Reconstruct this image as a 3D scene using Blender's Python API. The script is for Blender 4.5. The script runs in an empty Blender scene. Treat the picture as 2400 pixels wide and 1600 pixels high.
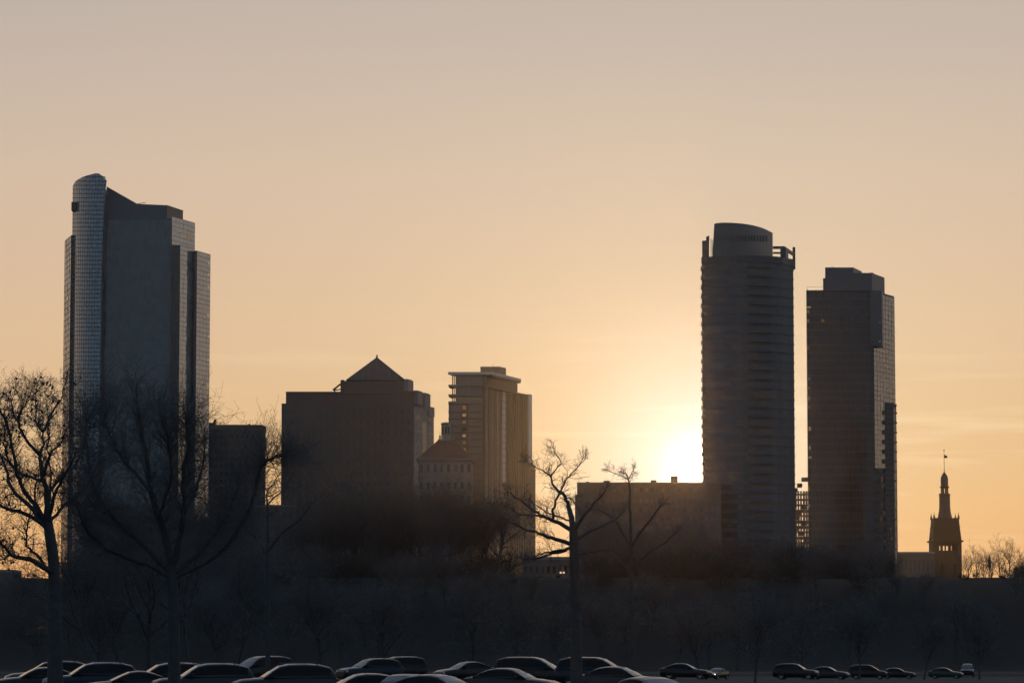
import bpy, bmesh, math, random
from mathutils import Vector, Matrix
from math import radians, sin, cos, tan, pi, sqrt, atan2

random.seed(7)
scene = bpy.context.scene
COL = scene.collection

# ------------------------------------------------------------------ camera
F = 7650.0                       # focal length in photograph pixels (2400 wide)
HZ = 1520.0                      # horizon row in the photograph
EYE = 2.4
TH = math.atan((HZ - 800.0) / F)
cam_d = bpy.data.cameras.new('camera')
cam = bpy.data.objects.new('camera', cam_d)
COL.objects.link(cam)
cam.location = (0, 0, EYE)
cam.rotation_euler = (pi / 2 + TH, 0, 0)
cam_d.sensor_width = 36.0
cam_d.lens = F / 2400.0 * 36.0
cam_d.clip_start = 1.0
cam_d.clip_end = 30000.0
scene.camera = cam

CT, ST = cos(TH), sin(TH)
def Z(v, Y):
    t = (800.0 - v) / F
    return EYE + Y * (ST + t * CT) / (CT - t * ST)
def X(u, v, Y):
    z = Z(v, Y)
    return (u - 1200.0) * (Y * CT + (z - EYE) * ST) / F
def at(u, v, Y):
    return Vector((X(u, v, Y), Y, Z(v, Y)))

# ------------------------------------------------------------------ sun direction and sky
SUN_AZ = math.atan((1637 - 1200) / F)            # to the right of +Y
SUN_EL = math.atan((HZ - 1106) / F)
SUN = Vector((sin(SUN_AZ) * cos(SUN_EL), cos(SUN_AZ) * cos(SUN_EL), sin(SUN_EL)))

world = bpy.data.worlds.new('World')
scene.world = world
world.use_nodes = True
nt = world.node_tree
nt.nodes.clear()
def N(t, **kw):
    n = nt.nodes.new(t)
    for k, v in kw.items():
        setattr(n, k, v)
    return n
def M(op, a, b=None, c=None, clamp=False):
    n = N('ShaderNodeMath', operation=op, use_clamp=clamp)
    for i, q in enumerate((a, b, c)):
        if q is None: continue
        if isinstance(q, (int, float)): n.inputs[i].default_value = q
        else: nt.links.new(q, n.inputs[i])
    return n.outputs[0]
def ramp(fac, stops, interp='LINEAR'):
    n = N('ShaderNodeValToRGB')
    cr = n.color_ramp
    cr.interpolation = interp
    while len(cr.elements) > 1: cr.elements.remove(cr.elements[-1])
    cr.elements[0].position = stops[0][0]; cr.elements[0].color = (*stops[0][1], 1)
    for p, c in stops[1:]:
        e = cr.elements.new(p); e.color = (*c, 1)
    nt.links.new(fac, n.inputs[0])
    return n.outputs[0]
tc = N('ShaderNodeTexCoord')
nv = N('ShaderNodeVectorMath', operation='NORMALIZE'); nt.links.new(tc.outputs['Generated'], nv.inputs[0])
sep = N('ShaderNodeSeparateXYZ'); nt.links.new(nv.outputs[0], sep.inputs[0])
dt = N('ShaderNodeVectorMath', operation='DOT_PRODUCT'); nt.links.new(nv.outputs[0], dt.inputs[0]); dt.inputs[1].default_value = SUN
elev = M('MULTIPLY', M('ARCSINE', sep.outputs[2]), 180 / pi)          # degrees
ang = M('MULTIPLY', M('ARCCOSINE', M('MINIMUM', dt.outputs['Value'], 0.9999999)), 180 / pi)
ef = M('SQRT', M('DIVIDE', M('MAXIMUM', elev, 0.0), 90.0), clamp=True)
def ep(d): return sqrt(d / 90.0)
SKY_E = [(0, (.80, .36, .125)), (ep(1.3), (.83, .42, .155)), (ep(2.5), (.82, .47, .20)), (ep(3.8), (.77, .49, .245)), (ep(5.4), (.745, .505, .305)),
         (ep(8.4), (.665, .50, .37)), (ep(11.4), (.535, .445, .385)), (ep(16), (.45, .41, .40)), (ep(25), (.36, .37, .42)), (ep(45), (.36, .42, .55)), (1, (.34, .42, .60))]
sky_e = ramp(ef, SKY_E)
af = M('DIVIDE', ang, 180.0)
# the side of the sky away from the sun: dim blue dusk
SKY_E2 = [(0, (.130, .200, .262)), (ep(8), (.135, .212, .290)), (ep(20), (.150, .220, .325)), (ep(45), (.120, .195, .315)), (1, (.105, .180, .300))]
sky_e2 = ramp(ef, SKY_E2)
sky_a = ramp(af, [(0, (0, 0, 0)), (12 / 180, (.03, .03, .03)), (30 / 180, (.26, .26, .26)), (50 / 180, (.46, .46, .46)), (85 / 180, (.86, .86, .86)), (120 / 180, (1, 1, 1))])
mul = N('ShaderNodeMix', data_type='RGBA')
nt.links.new(sky_a, mul.inputs[0]); nt.links.new(sky_e, mul.inputs[6]); nt.links.new(sky_e2, mul.inputs[7])
# aureole round the sun, and thin cirrus streaks low in the sky
def glow(fac, col, src):
    n = N('ShaderNodeMix', data_type='RGBA', blend_type='ADD'); n.inputs[7].default_value = (*col, 1)
    nt.links.new(fac, n.inputs[0]); nt.links.new(src, n.inputs[6])
    return n.outputs[2]
g1 = M('EXPONENT', M('MULTIPLY', M('POWER', M('DIVIDE', ang, 1.75), 2.0), -1.0))
g2 = M('EXPONENT', M('DIVIDE', ang, -4.2))
g3 = M('EXPONENT', M('MULTIPLY', M('POWER', M('DIVIDE', ang, .5), 2.0), -1.0))
lit = glow(g3, (1.6, 1.3, .95), glow(g2, (.14, .175, .125), glow(g1, (.03, .27, .46), mul.outputs[2])))
mp = N('ShaderNodeMapping'); mp.inputs['Scale'].default_value = (7, 7, 110); mp.inputs['Rotation'].default_value = (0, radians(-.8), 0)
nt.links.new(nv.outputs[0], mp.inputs[0])
nz = N('ShaderNodeTexNoise'); nz.inputs['Scale'].default_value = 1.6; nz.inputs['Detail'].default_value = 4; nt.links.new(mp.outputs[0], nz.inputs[0])
streak = M('MULTIPLY', M('MULTIPLY_ADD', nz.outputs[0], 3.2, -1.72, clamp=True), M('MULTIPLY', M('EXPONENT', M('MULTIPLY', M('POWER', M('DIVIDE', M('SUBTRACT', elev, 3.2), 1.7), 2.0), -1.0)), M('EXPONENT', M('DIVIDE', ang, -14.0))))
cl = N('ShaderNodeMix', data_type='RGBA', blend_type='ADD'); cl.inputs[7].default_value = (.26, .30, .26, 1)
nt.links.new(streak, cl.inputs[0]); nt.links.new(lit, cl.inputs[6])
# the disc of the sun itself
disc = M('LESS_THAN', ang, 0.27)
ds = N('ShaderNodeMix', data_type='RGBA', blend_type='ADD'); ds.inputs[7].default_value = (6, 4.4, 2.6, 1)
nt.links.new(disc, ds.inputs[0]); nt.links.new(cl.outputs[2], ds.inputs[6])
bg = N('ShaderNodeBackground'); bg.inputs[1].default_value = 1.02
nt.links.new(ds.outputs[2], bg.inputs[0])
out = N('ShaderNodeOutputWorld'); nt.links.new(bg.outputs[0], out.inputs[0])

sun_d = bpy.data.lights.new('sun', 'SUN')
sun_d.energy = 0.165
sun_d.angle = radians(0.53)
sun_d.color = (1.0, .50, .15)
sun_o = bpy.data.objects.new('sun', sun_d)
COL.objects.link(sun_o)
sun_o.location = SUN * 300
sun_o.rotation_euler = SUN.to_track_quat('Z', 'Y').to_euler()

vs = scene.view_settings
vs.view_transform = 'Standard'
vs.look = 'None'
vs.exposure = 0.0
vs.gamma = 1.0
vs.use_curve_mapping = False
cy = scene.cycles
cy.max_bounces = 5
cy.diffuse_bounces = 2
cy.glossy_bounces = 3
cy.transmission_bounces = 3
cy.volume_bounces = 0
cy.use_denoising = True
cy.denoiser = 'OPENIMAGEDENOISE'
cy.denoising_prefilter = 'ACCURATE'
cy.denoising_input_passes = 'RGB_ALBEDO_NORMAL'
cy.use_adaptive_sampling = False
cy.caustics_reflective = False
cy.caustics_refractive = False
cy.sample_clamp_indirect = 4.0

# ------------------------------------------------------------------ materials
MATS = {}
def mat(name, col, rough=.8, noise=0.0, nscale=1.0, spec=.5, metal=0.0, coat=0.0, emit=None, estr=0.0, bump=0.0, ior=1.5):
    if name in MATS: return MATS[name]
    m = bpy.data.materials.new(name); m.use_nodes = True
    t = m.node_tree; b = t.nodes['Principled BSDF']
    b.inputs['Base Color'].default_value = (*col, 1)
    b.inputs['Roughness'].default_value = rough
    b.inputs['Metallic'].default_value = metal
    b.inputs['IOR'].default_value = ior
    b.inputs['Specular IOR Level'].default_value = spec
    b.inputs['Coat Weight'].default_value = coat
    b.inputs['Coat Roughness'].default_value = .04
    if emit:
        b.inputs['Emission Color'].default_value = (*emit, 1); b.inputs['Emission Strength'].default_value = estr
    if noise or bump:
        c = t.nodes.new('ShaderNodeTexCoord'); n = t.nodes.new('ShaderNodeTexNoise')
        n.inputs['Scale'].default_value = nscale; n.inputs['Detail'].default_value = 5
        t.links.new(c.outputs['Object'], n.inputs[0])
        if noise:
            mx = t.nodes.new('ShaderNodeMix'); mx.data_type = 'RGBA'
            mx.inputs[6].default_value = (*[x * (1 - noise) for x in col], 1); mx.inputs[7].default_value = (*[min(1, x * (1 + noise)) for x in col], 1)
            t.links.new(n.outputs[0], mx.inputs[0]); t.links.new(mx.outputs[2], b.inputs['Base Color'])
        if bump:
            bp = t.nodes.new('ShaderNodeBump'); bp.inputs['Strength'].default_value = bump; bp.inputs['Distance'].default_value = .3
            t.links.new(n.outputs[0], bp.inputs['Height']); t.links.new(bp.outputs[0], b.inputs['Normal'])
    MATS[name] = m
    return m
def glass(name, col, rough=.06, ior=1.55):
    # tinted facade glass: each pane a little different
    if name in MATS: return MATS[name]
    m = mat(name, col, rough, ior=ior)
    t = m.node_tree; b = t.nodes['Principled BSDF']
    g = t.nodes.new('ShaderNodeNewGeometry')
    mx = t.nodes.new('ShaderNodeMix'); mx.data_type = 'RGBA'
    mx.inputs[6].default_value = (*[x * .7 for x in col], 1); mx.inputs[7].default_value = (*[x * 1.35 for x in col], 1)
    t.links.new(g.outputs['Random Per Island'], mx.inputs[0]); t.links.new(mx.outputs[2], b.inputs['Base Color'])
    return m
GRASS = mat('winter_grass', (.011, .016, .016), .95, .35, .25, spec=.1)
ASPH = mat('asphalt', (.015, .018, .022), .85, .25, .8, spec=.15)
ROADP = mat('road_paint', (.55, .55, .52), .7)
BARK = mat('bark', (.066, .067, .067), .95, .3, 3.0, spec=.1, bump=.4)
TWIG = mat('twig_bark', (.10, .105, .105), .95, .3, 3.0, spec=.1)
LEAF = mat('dead_leaf', (.07, .045, .025), .9, .3, 3)
BRUSH = mat('brush_bark', (.055, .058, .056), .95, .3, 2.0, spec=.1)
BLUEGLASS = glass('blue_glass', (.045, .078, .088), .05, 1.75)
DARKGLASS = glass('dark_glass', (.040, .050, .055), .08, 1.5)
SIDEGLASS = glass('silver_glass', (.09, .12, .12), .06, 2.0)
SIDEGLASS1 = glass('side_sheen_glass', (.17, .22, .225), .06, 3.0)  # reflected sky on the side faces partly put into this lighter base
SAILGLASS = glass('sail_glass', (.14, .19, .215), .05, 2.2)
WARMGLASS = glass('glare_warmed_glass', (.19, .15, .12), .10, 1.6)  # warm lift of the sun glare put into the base colour
MULL = mat('dark_aluminium', (.06, .066, .07), .5, .1, .2)
STEEL = mat('grey_steel', (.10, .105, .11), .45, .1, .3)
NAVY = mat('navy_panel', (.065, .098, .110), .45, .15, .05)
CONC = mat('concrete', (.17, .15, .135), .85, .15, .15)
TAN = mat('glare_warmed_stone', (.36, .27, .195), .85, .15, .2)  # pier and rib tone raised to carry the sun's glare in its colour
BROWN = mat('brown_brick', (.17, .125, .10), .9, .2, .3)
DBROWN = mat('dark_brown_brick', (.125, .105, .095), .9, .2, .3)
GREYST = mat('lit_grey_stone', (.27, .235, .21), .85, .15, .2)  # lightened until side walls read lit; that light is in the colour
REDROOF = mat('red_tile_roof', (.11, .045, .035), .8, .25, .6)
SLATE = mat('slate_roof', (.045, .042, .042), .7, .2, .5)
PALE = mat('pale_panel', (.62, .55, .47), .6, .1, .2)
BRONZE = glass('glare_orange_glass', (.22, .125, .055), .10, 1.6)  # orange glare and reflection put into the glass colour
LITW = mat('lit_and_glint_pane', (.3, .2, .1), .3, emit=(1.0, .62, .25), estr=.22)
LITS = mat('lit_and_glint_pane_dim', (.2, .12, .06), .3, emit=(1.0, .55, .22), estr=.10)
LAMPW = mat('lamp_white', (.8, .8, .75), .3, emit=(1.0, .93, .82), estr=2.0)
LAMPR = mat('lamp_red_lit', (.5, .02, .02), .2, emit=(1.0, .05, .03), estr=1.1)
LAMPO = mat('lamp_warm', (.8, .6, .4), .3, emit=(1.0, .60, .35), estr=.9)
FLAGM = mat('flag_cloth', (.22, .06, .06), .9)

# ------------------------------------------------------------------ geometry helpers
class MB:
    def __init__(s): s.v = []; s.f = []
    def quad(s, a, b, c, d):
        n = len(s.v); s.v += [tuple(a), tuple(b), tuple(c), tuple(d)]; s.f.append((n, n + 1, n + 2, n + 3))
    def poly(s, pts):
        n = len(s.v); s.v += [tuple(p) for p in pts]; s.f.append(tuple(range(n, n + len(pts))))
    def prism(s, plan, z0, z1, z1f=None):
        # plan: counter-clockwise seen from above; z1f(x,y) optional sloping top
        n = len(plan); k = len(s.v)
        s.v += [(p[0], p[1], z0) for p in plan] + [(p[0], p[1], (z1f(p[0], p[1]) if z1f else z1)) for p in plan]
        for i in range(n):
            j = (i + 1) % n
            s.f.append((k + i, k + j, k + n + j, k + n + i))
        s.f.append(tuple(k + i for i in reversed(range(n)))); s.f.append(tuple(k + n + i for i in range(n)))
    def box(s, x0, x1, y0, y1, z0, z1):
        s.prism([(x0, y0), (x1, y0), (x1, y1), (x0, y1)], z0, z1)
    def obox(s, o, ux, uy, a0, a1, b0, b1, z0, z1):
        P = lambda a, b: (o[0] + ux[0] * a + uy[0] * b, o[1] + ux[1] * a + uy[1] * b)
        s.prism([P(a0, b0), P(a1, b0), P(a1, b1), P(a0, b1)], z0, z1)
    def frustum(s, c, r0, r1, z0, z1, n=16, rot=0.0, cap=True):
        k = len(s.v)
        for (r, z) in ((r0, z0), (r1, z1)):
            for i in range(n):
                a = rot + 2 * pi * i / n; s.v.append((c[0] + r * cos(a), c[1] + r * sin(a), z))
        for i in range(n):
            j = (i + 1) % n; s.f.append((k + i, k + j, k + n + j, k + n + i))
        if cap:
            s.f.append(tuple(k + i for i in reversed(range(n)))); s.f.append(tuple(k + n + i for i in range(n)))
    def lathe(s, c, prof, n=16, rot=0.0):
        for (r0, z0), (r1, z1) in zip(prof[:-1], prof[1:]):
            s.frustum(c, max(r0, .01), max(r1, .01), z0, z1, n, rot, cap=False)
    def tube(s, pts, rad, sides):
        k = len(s.v); n = len(pts); up = None
        for i, p in enumerate(pts):
            if i < n - 1: d = (pts[i + 1] - p)
            else: d = (p - pts[i - 1])
            if d.length < 1e-9: d = Vector((0, 0, 1))
            d.normalize()
            if up is None:
                up = d.orthogonal().normalized()
            else:
                up = up - d * up.dot(d)
                if up.length < 1e-6: up = d.orthogonal()
                up.normalize()
            w = d.cross(up); r = rad[i]
            for q in range(sides):
                a = 2 * pi * q / sides
                o = up * (cos(a) * r) + w * (sin(a) * r)
                s.v.append((p.x + o.x, p.y + o.y, p.z + o.z))
        for i in range(n - 1):
            for q in range(sides):
                q2 = (q + 1) % sides
                s.f.append((k + i * sides + q, k + i * sides + q2, k + (i + 1) * sides + q2, k + (i + 1) * sides + q))
    def mesh(s, name, smooth=False):
        me = bpy.data.meshes.new(name); me.from_pydata(s.v, [], s.f); me.update()
        if smooth:
            me.polygons.foreach_set('use_smooth', [True] * len(me.polygons))
            if smooth != True: me.set_sharp_from_angle(angle=radians(smooth))
        return me
    def build(s, name, m, parent=None, kind=None, smooth=False, label=None):
        me = s.mesh(name, smooth); me.materials.append(m)
        return link(name, me, parent, kind, label)
def link(name, me, parent=None, kind=None, label=None):
    o = bpy.data.objects.new(name, me); COL.objects.link(o)
    if parent is not None: 
        o.parent = parent
        o.matrix_parent_inverse = Matrix.Translation(-Vector(parent.location)) if not parent.get('_local') else Matrix()
    if kind: o['kind'] = kind
    if label: o['label'] = label
    return o
def thing(name, label, cat, loc=(0, 0, 0), group=None, local=False):
    o = bpy.data.objects.new(name, None); COL.objects.link(o); o.location = loc
    o.empty_display_size = .5
    o['label'] = label; o['category'] = cat
    if group: o['group'] = group
    if local: o['_local'] = 1
    return o
def part(name, parent, m, fn, kind=None, smooth=False, label=None):
    b = MB(); fn(b)
    return b.build(name, m, parent, kind, smooth, label)

def facade(parent, a, b, z0, z1, rows, cols, gm, fm, bar=.12, depth=.18, hbar=None, off=.06, vertical=True, jit=.011, skip=None, kind='stuff', names=('glass_panes', 'mullions'), topf=None):
    """glass grid on the vertical plane a->b (left to right seen from outside)"""
    a = Vector((a[0], a[1], 0)); b = Vector((b[0], b[1], 0)); d = b - a; L = d.length; d.normalize()
    n = Vector((d.y, -d.x, 0)); g = MB(); f = MB(); hb = hbar or bar
    for r in range(rows):
        za = z0 + (z1 - z0) * r / rows; zb = z0 + (z1 - z0) * (r + 1) / rows
        for c in range(cols):
            if skip and skip(r, c): continue
            x0 = L * c / cols; x1 = L * (c + 1) / cols
            t = random.uniform(-jit, jit) * (x1 - x0); t2 = random.uniform(-jit, jit) * (zb - za)
            p = lambda x, z, o: a + d * x + n * (off + o) + Vector((0, 0, z))
            g.quad(p(x0, za, t), p(x1, za, -t), p(x1, zb, -t + t2), p(x0, zb, t + t2))
    for r in range(rows + 1):
        z = z0 + (z1 - z0) * r / rows
        f.obox(a + n * off, d, n, 0, L, .01, depth, z - hb / 2, z + hb / 2)
    if vertical:
        for c in range(cols + 1):
            x = L * c / cols
            f.obox(a + n * off, d, n, x - bar / 2, x + bar / 2, .012, depth * .8, z0, z1)
    go = g.build(names[0], gm, parent, kind); fo = f.build(names[1], fm, parent, kind)
    return go, fo

def windows(parent, a, b, z0, z1, rows, cols, wf, hf, gm, fm=None, single=False, name='window', off=.05, lit=None, litm=None):
    """separate punched windows: pane with a projecting frame; joined as stuff or one object each"""
    a = Vector((a[0], a[1], 0)); b = Vector((b[0], b[1], 0)); d = b - a; L = d.length; d.normalize(); n = Vector((d.y, -d.x, 0))
    g = MB(); f = MB()
    for r in range(rows):
        for c in range(cols):
            cw = L / cols; ch = (z1 - z0) / rows
            xc = (c + .5) * cw; zc = z0 + (r + .5) * ch; w = cw * wf / 2; h = ch * hf / 2
            t = random.uniform(-.01, .01)
            p = lambda x, z, o: a + d * x + n * (off + o) + Vector((0, 0, z))
            q = MB() if single else g
            q.quad(p(xc - w, zc - h, t), p(xc + w, zc - h, -t), p(xc + w, zc + h, -t), p(xc - w, zc + h, t))
            ff = MB() if single else f
            for (x0, x1, y0, y1) in ((xc - w - .12, xc + w + .12, zc - h - .2, zc - h), (xc - w - .12, xc + w + .12, zc + h, zc + h + .15), (xc - w - .12, xc - w, zc - h, zc + h), (xc + w, xc + w + .12, zc - h, zc + h)):
                ff.obox(a + n * .01, d, n, x0, x1, 0, off + .12, y0, y1)
            if single:
                m = litm if (lit and lit(r, c)) else gm
                wo = q.build(name, m, parent)
                if fm: ff.build('frame', fm, wo)
    if not single:
        g.build('window_panes', gm, parent, 'stuff')
        if fm: f.build('window_frames', fm, parent, 'stuff')

# ------------------------------------------------------------------ ground
def smooth(t): t = max(0, min(1, t)); return t * t * (3 - 2 * t)
def gz(x, y):
    z = -1.6 * smooth((y - 225) / 230.0)
    w = 3.0 * sin(x * .045) + 2.0 * sin(x * .11 + 1.3)
    z += 19.6 * smooth((y - 618 - w) / 105.0)
    return z
def make_ground():
    xs = [-9000, -4000, -1500] + [i * 14.0 for i in range(-40, 41)] + [1500, 4000, 9000]
    ys = [-300, -50, 0, 60, 120, 180] + [220 + 12 * i for i in range(52)] + [900, 1200, 1800, 2600, 5000, 12000]
    b = MB()
    for y in ys:
        for x in xs:
            hh = gz(x, y)
            if 600 < y < 760: hh += random.uniform(-.25, .25)
            b.v.append((x, y, hh))
    nx = len(xs)
    for j in range(len(ys) - 1):
        for i in range(nx - 1):
            b.f.append((j * nx + i, j * nx + i + 1, (j + 1) * nx + i + 1, (j + 1) * nx + i))
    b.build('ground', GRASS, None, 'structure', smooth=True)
    # asphalt sheets: the parking lot and the drive beyond it
    def sheet(name, x0, x1, ylist, m):
        q = MB(); nxs = 60; xx = [x0 + (x1 - x0) * i / nxs for i in range(nxs + 1)]
        for y in ylist:
            for x in xx: q.v.append((x, y, gz(x, y) + .035))
        for j in range(len(ylist) - 1):
            for i in range(nxs): q.f.append((j * (nxs + 1) + i, j * (nxs + 1) + i + 1, (j + 1) * (nxs + 1) + i + 1, (j + 1) * (nxs + 1) + i))
        return q.build(name, m, None, 'structure', smooth=True)
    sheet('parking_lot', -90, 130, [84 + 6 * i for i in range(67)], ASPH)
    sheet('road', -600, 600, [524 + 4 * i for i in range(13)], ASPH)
    lot = bpy.data.objects['parking_lot']
    for yy in (100, 128, 158, 190, 340, 372, 405, 438):
        for xi in range(-14, 18, 1):
            x = xi * 5.4 + 1.3
            if abs(x) / yy > .22: continue
            q = MB(); zz = gz(x, yy) + .045; z2 = gz(x, yy + 5) + .045
            q.quad((x - .06, yy, zz), (x + .06, yy, zz), (x + 1.6, yy + 5, z2), (x + 1.48, yy + 5, z2))
            q.build('stall_line', ROADP, lot)
    road = bpy.data.objects['road']
    for xi in range(-14, 15):
        q = MB(); x = xi * 9.0; q.quad((x, 548, gz(x, 548) + .045), (x + 3, 548, gz(x, 548) + .045), (x + 3, 548.15, gz(x, 548) + .045), (x, 548.15, gz(x, 548) + .045))
        q.build('lane_dash', ROADP, road)
make_ground()
BASE = 16.0

# ------------------------------------------------------------------ left glass tower
def glass_tower():
    Y0 = 1160.0
    t = thing('office_tower', 'tall blue glass office tower with curved sail corner and slanting top at left', 'tower', (X(300, 1000, Y0), Y0, 18))
    s = Y0 / F
    def P(u, Y, v=700): return (X(u, v, Y), Y)
    def zz(v, Y=Y0): return Z(v, Y)
    # main slab: dark front, slanting roof towards the sail
    A = P(240, 1160); B = P(401, 1160, 700); C = P(455, 1179); D = (C[0] - 26, 1196); E = P(236, 1190)
    ztop = zz(512)
    part('body', t, NAVY, lambda b: b.prism([A, B, C, D, E], BASE, ztop))
    # sloping shoulder piece on top
    def shoulder(b):
        prof = [(250, 437), (322, 478), (392.4, 481), (392.4, 514), (244, 514)]
        pts0 = [at(u, v, 1161.5) for u, v in prof]
        back = [p + Vector((0, 20, 0)) for p in pts0]
        b.poly(pts0[::-1]); b.poly(back)
        for i in range(5):
            j = (i + 1) % 5; b.quad(pts0[i], pts0[j], back[j], back[i])
    part('sloping_roof', t, NAVY, shoulder)
    # roof plant room
    q0 = P(392.5, 1162, 490); q1 = P(429, 1176, 490)
    part('plant_room', t, MULL, lambda b: b.prism([P(340, 1163, 490), q0, q1, (q1[0] - 14, 1184)], zz(516), zz(481.5)))
    part('roof_edge', t, STEEL, lambda b: b.prism([P(339, 1162.6, 490), P(393, 1161.6, 490), P(429.8, 1175.8, 490), (q1[0] - 14, 1184.4)], zz(481.4), zz(479.6)))
    # mast on the roof
    part('roof_rail', t, STEEL, lambda b: b.tube([at(322, 478, 1170), at(341, 475, 1172)], [.12, .12], 5))
    # front grid (dark)
    facade(t, A, B, zz(1400), ztop - .5, 62, 17, BLUEGLASS, NAVY, bar=.10, depth=.05)
    # upper right face
    facade(t, B, C, zz(1400), zz(507), 80, 6, SIDEGLASS1, MULL, bar=.08, depth=.02, hbar=.16)
    # lower right bay
    n1 = P(421, 1159, 700); n2 = P(454.5, 1171, 700)
    part('bay', t, NAVY, lambda b: b.prism([P(398, 1159, 700), n1, n2, (n2[0] - 9, 1180), (B[0] - 1, 1172)], BASE, zz(574, 1159)))
    facade(t, n1, n2, zz(1400), zz(574.5, 1159), 74, 4, SIDEGLASS1, MULL, bar=.08, depth=.02, hbar=.16)
    facade(t, P(402.5, 1159, 700), n1, zz(1400), zz(575, 1159), 60, 3, DARKGLASS, MULL, bar=.12, depth=.1)
    # right bay
    r0 = P(454.6, 1168.5, 700); r1 = P(460.5, 1168.5, 700); r2 = P(492, 1180, 700)
    part('bay', t, NAVY, lambda b: b.prism([r0, r1, r2, (r2[0] - 14, 1192), (r0[0] - 6, 1186)], BASE, zz(587, 1168)))
    facade(t, r1, r2, zz(1400), zz(587.5, 1168), 73, 4, SIDEGLASS1, MULL, bar=.08, depth=.02, hbar=.16)
    # left wing
    w0 = P(151, 1186, 700); w1 = P(165.5, 1170, 700); w2 = P(190, 1170, 700)
    part('wing', t, NAVY, lambda b: b.prism([w0, w1, w2, (w2[0] + 3, 1194), (w0[0] + 6, 1200)], BASE, zz(557.5, 1178)))
    facade(t, w0, w1, zz(1400), zz(559, 1178), 62, 4, DARKGLASS, MULL, bar=.12, depth=.1)
    facade(t, w1, (w2[0], w2[1]), zz(1400), zz(559, 1178), 62, 5, DARKGLASS, MULL, bar=.12, depth=.1)
    part('corner_post', t, MULL, lambda b: b.prism([P(180, 1167, 600), P(184, 1167, 600), P(184, 1170, 600), P(180, 1170, 600)], zz(600), zz(538)))
    # curved sail: grid over (arc, height)
    def xr(v):   # right edge of the sail in the photo
        pts = [(405, 250), (423, 250), (472, 244.5), (560, 241), (655, 238.5), (860, 235.5), (1100, 230), (1420, 224)]
        for (v0, u0), (v1, u1) in zip(pts[:-1], pts[1:]):
            if v <= v1: return u0 + (u1 - u0) * (v - v0) / (v1 - v0)
        return pts[-1][1]
    NU, NR = 16, 104
    vb, vt = 1420, 405
    g = MB(); f = MB()
    def S(iu, v, off=0.0):
        k = iu / NU
        ul = 171.0 + max(0, (v - 437)) * -.010; ur = xr(v)
        a = pi * (0.02 + .50 * k)          # from the left tangent round to the front
        u = ur - (ur - ul) * cos(a) ** 1.0 if k < 1 else ur
        Yc = 1176 - 22 * sin(a)
        p = at(u, v, Yc); n = Vector((-cos(a), -sin(a), 0))
        return p + n * off
    def topv(iu):
        k = iu / NU
        prof = [(0, 437), (.08, 431), (.25, 422), (.5, 413), (.8, 406), (.9, 408), (1, 423)]
        uu = (S(iu, 430).x - S(0, 430).x) / (S(NU, 430).x - S(0, 430).x)
        prof = [(0, 437), (.06, 430), (.2, 421), (.45, 412), (.78, 405), (.88, 411), (1, 423)]
        for (a0, v0), (a1, v1) in zip(prof[:-1], prof[1:]):
            if uu <= a1 + 1e-6: return v0 + (v1 - v0) * (uu - a0) / (a1 - a0)
        return 423
    rows = [vb + (vt - vb) * r / NR for r in range(NR + 1)]
    for iu in range(NU):
        for r in range(NR):
            v0, v1 = rows[r], rows[r + 1]
            ta, tb = topv(iu), topv(iu + 1)
            if v0 <= min(ta, tb): continue
            va, vbb = max(v1, ta), max(v1, tb)
            j = random.uniform(-.006, .006)
            if r in (86, 87) and iu == 0: continue
            g.quad(S(iu, v0, j), S(iu + 1, v0, -j), S(iu + 1, vbb, -j), S(iu, va, j))
    for r in range(NR + 1):
        v = rows[r]
        for iu in range(NU):
            if v < max(topv(iu), topv(iu + 1)): continue
            a0, a1 = S(iu, v, .16), S(iu + 1, v, .16); b0, b1 = S(iu, v, -.05), S(iu + 1, v, -.05)
            h = Vector((0, 0, .14))
            f.quad(a0 - h, a1 - h, a1 + h, a0 + h); f.quad(a0 + h, a1 + h, b1 + h, b0 + h); f.quad(b0 - h, b1 - h, a1 - h, a0 - h)
    for iu in range(NU + 1):
        for r in range(0, NR, 4):
            v0, v1 = rows[r], max(rows[min(r + 4, NR)], topv(iu))
            if v0 <= topv(iu): continue
            f.tube([S(iu, v0, .06), S(iu, v1, .06)], [.045, .045], 4)
    g.build('sail_panes', SAILGLASS, t, 'stuff', smooth=False); f.build('sail_mullions', MULL, t, 'stuff')
    # solid behind the sail, closing it to the body
    b = MB()
    for r in range(0, NR, 2):
        v0, v1 = rows[r], rows[min(r + 2, NR)]
        if v1 < 425: break
        p0, p1 = S(NU, v0), S(NU, v1)
        q0, q1 = p0 + Vector((1.5, 26, 0)), p1 + Vector((1.5, 26, 0))
        b.quad(p0, q0, q1, p1)
        l0, l1 = S(0, v0), S(0, v1)
        b.quad(q0, l0 + Vector((2, 18, 0)), l1 + Vector((2, 18, 0)), q1); b.quad(l0 + Vector((2, 18, 0)), l0, l1, l1 + Vector((2, 18, 0)))
    b.build('sail_wall', NAVY, t)
    b = MB(); b.poly([S(i, topv(i) + .6) for i in range(NU + 1)] + [at(250, 424, 1175), at(180, 440, 1188)]); b.build('sail_roof', MULL, t)
    part('vent_box', t, MULL, lambda b: b.box(X(170, 470, 1168), X(181, 470, 1168), 1165, 1172, zz(489), zz(469)))
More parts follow.
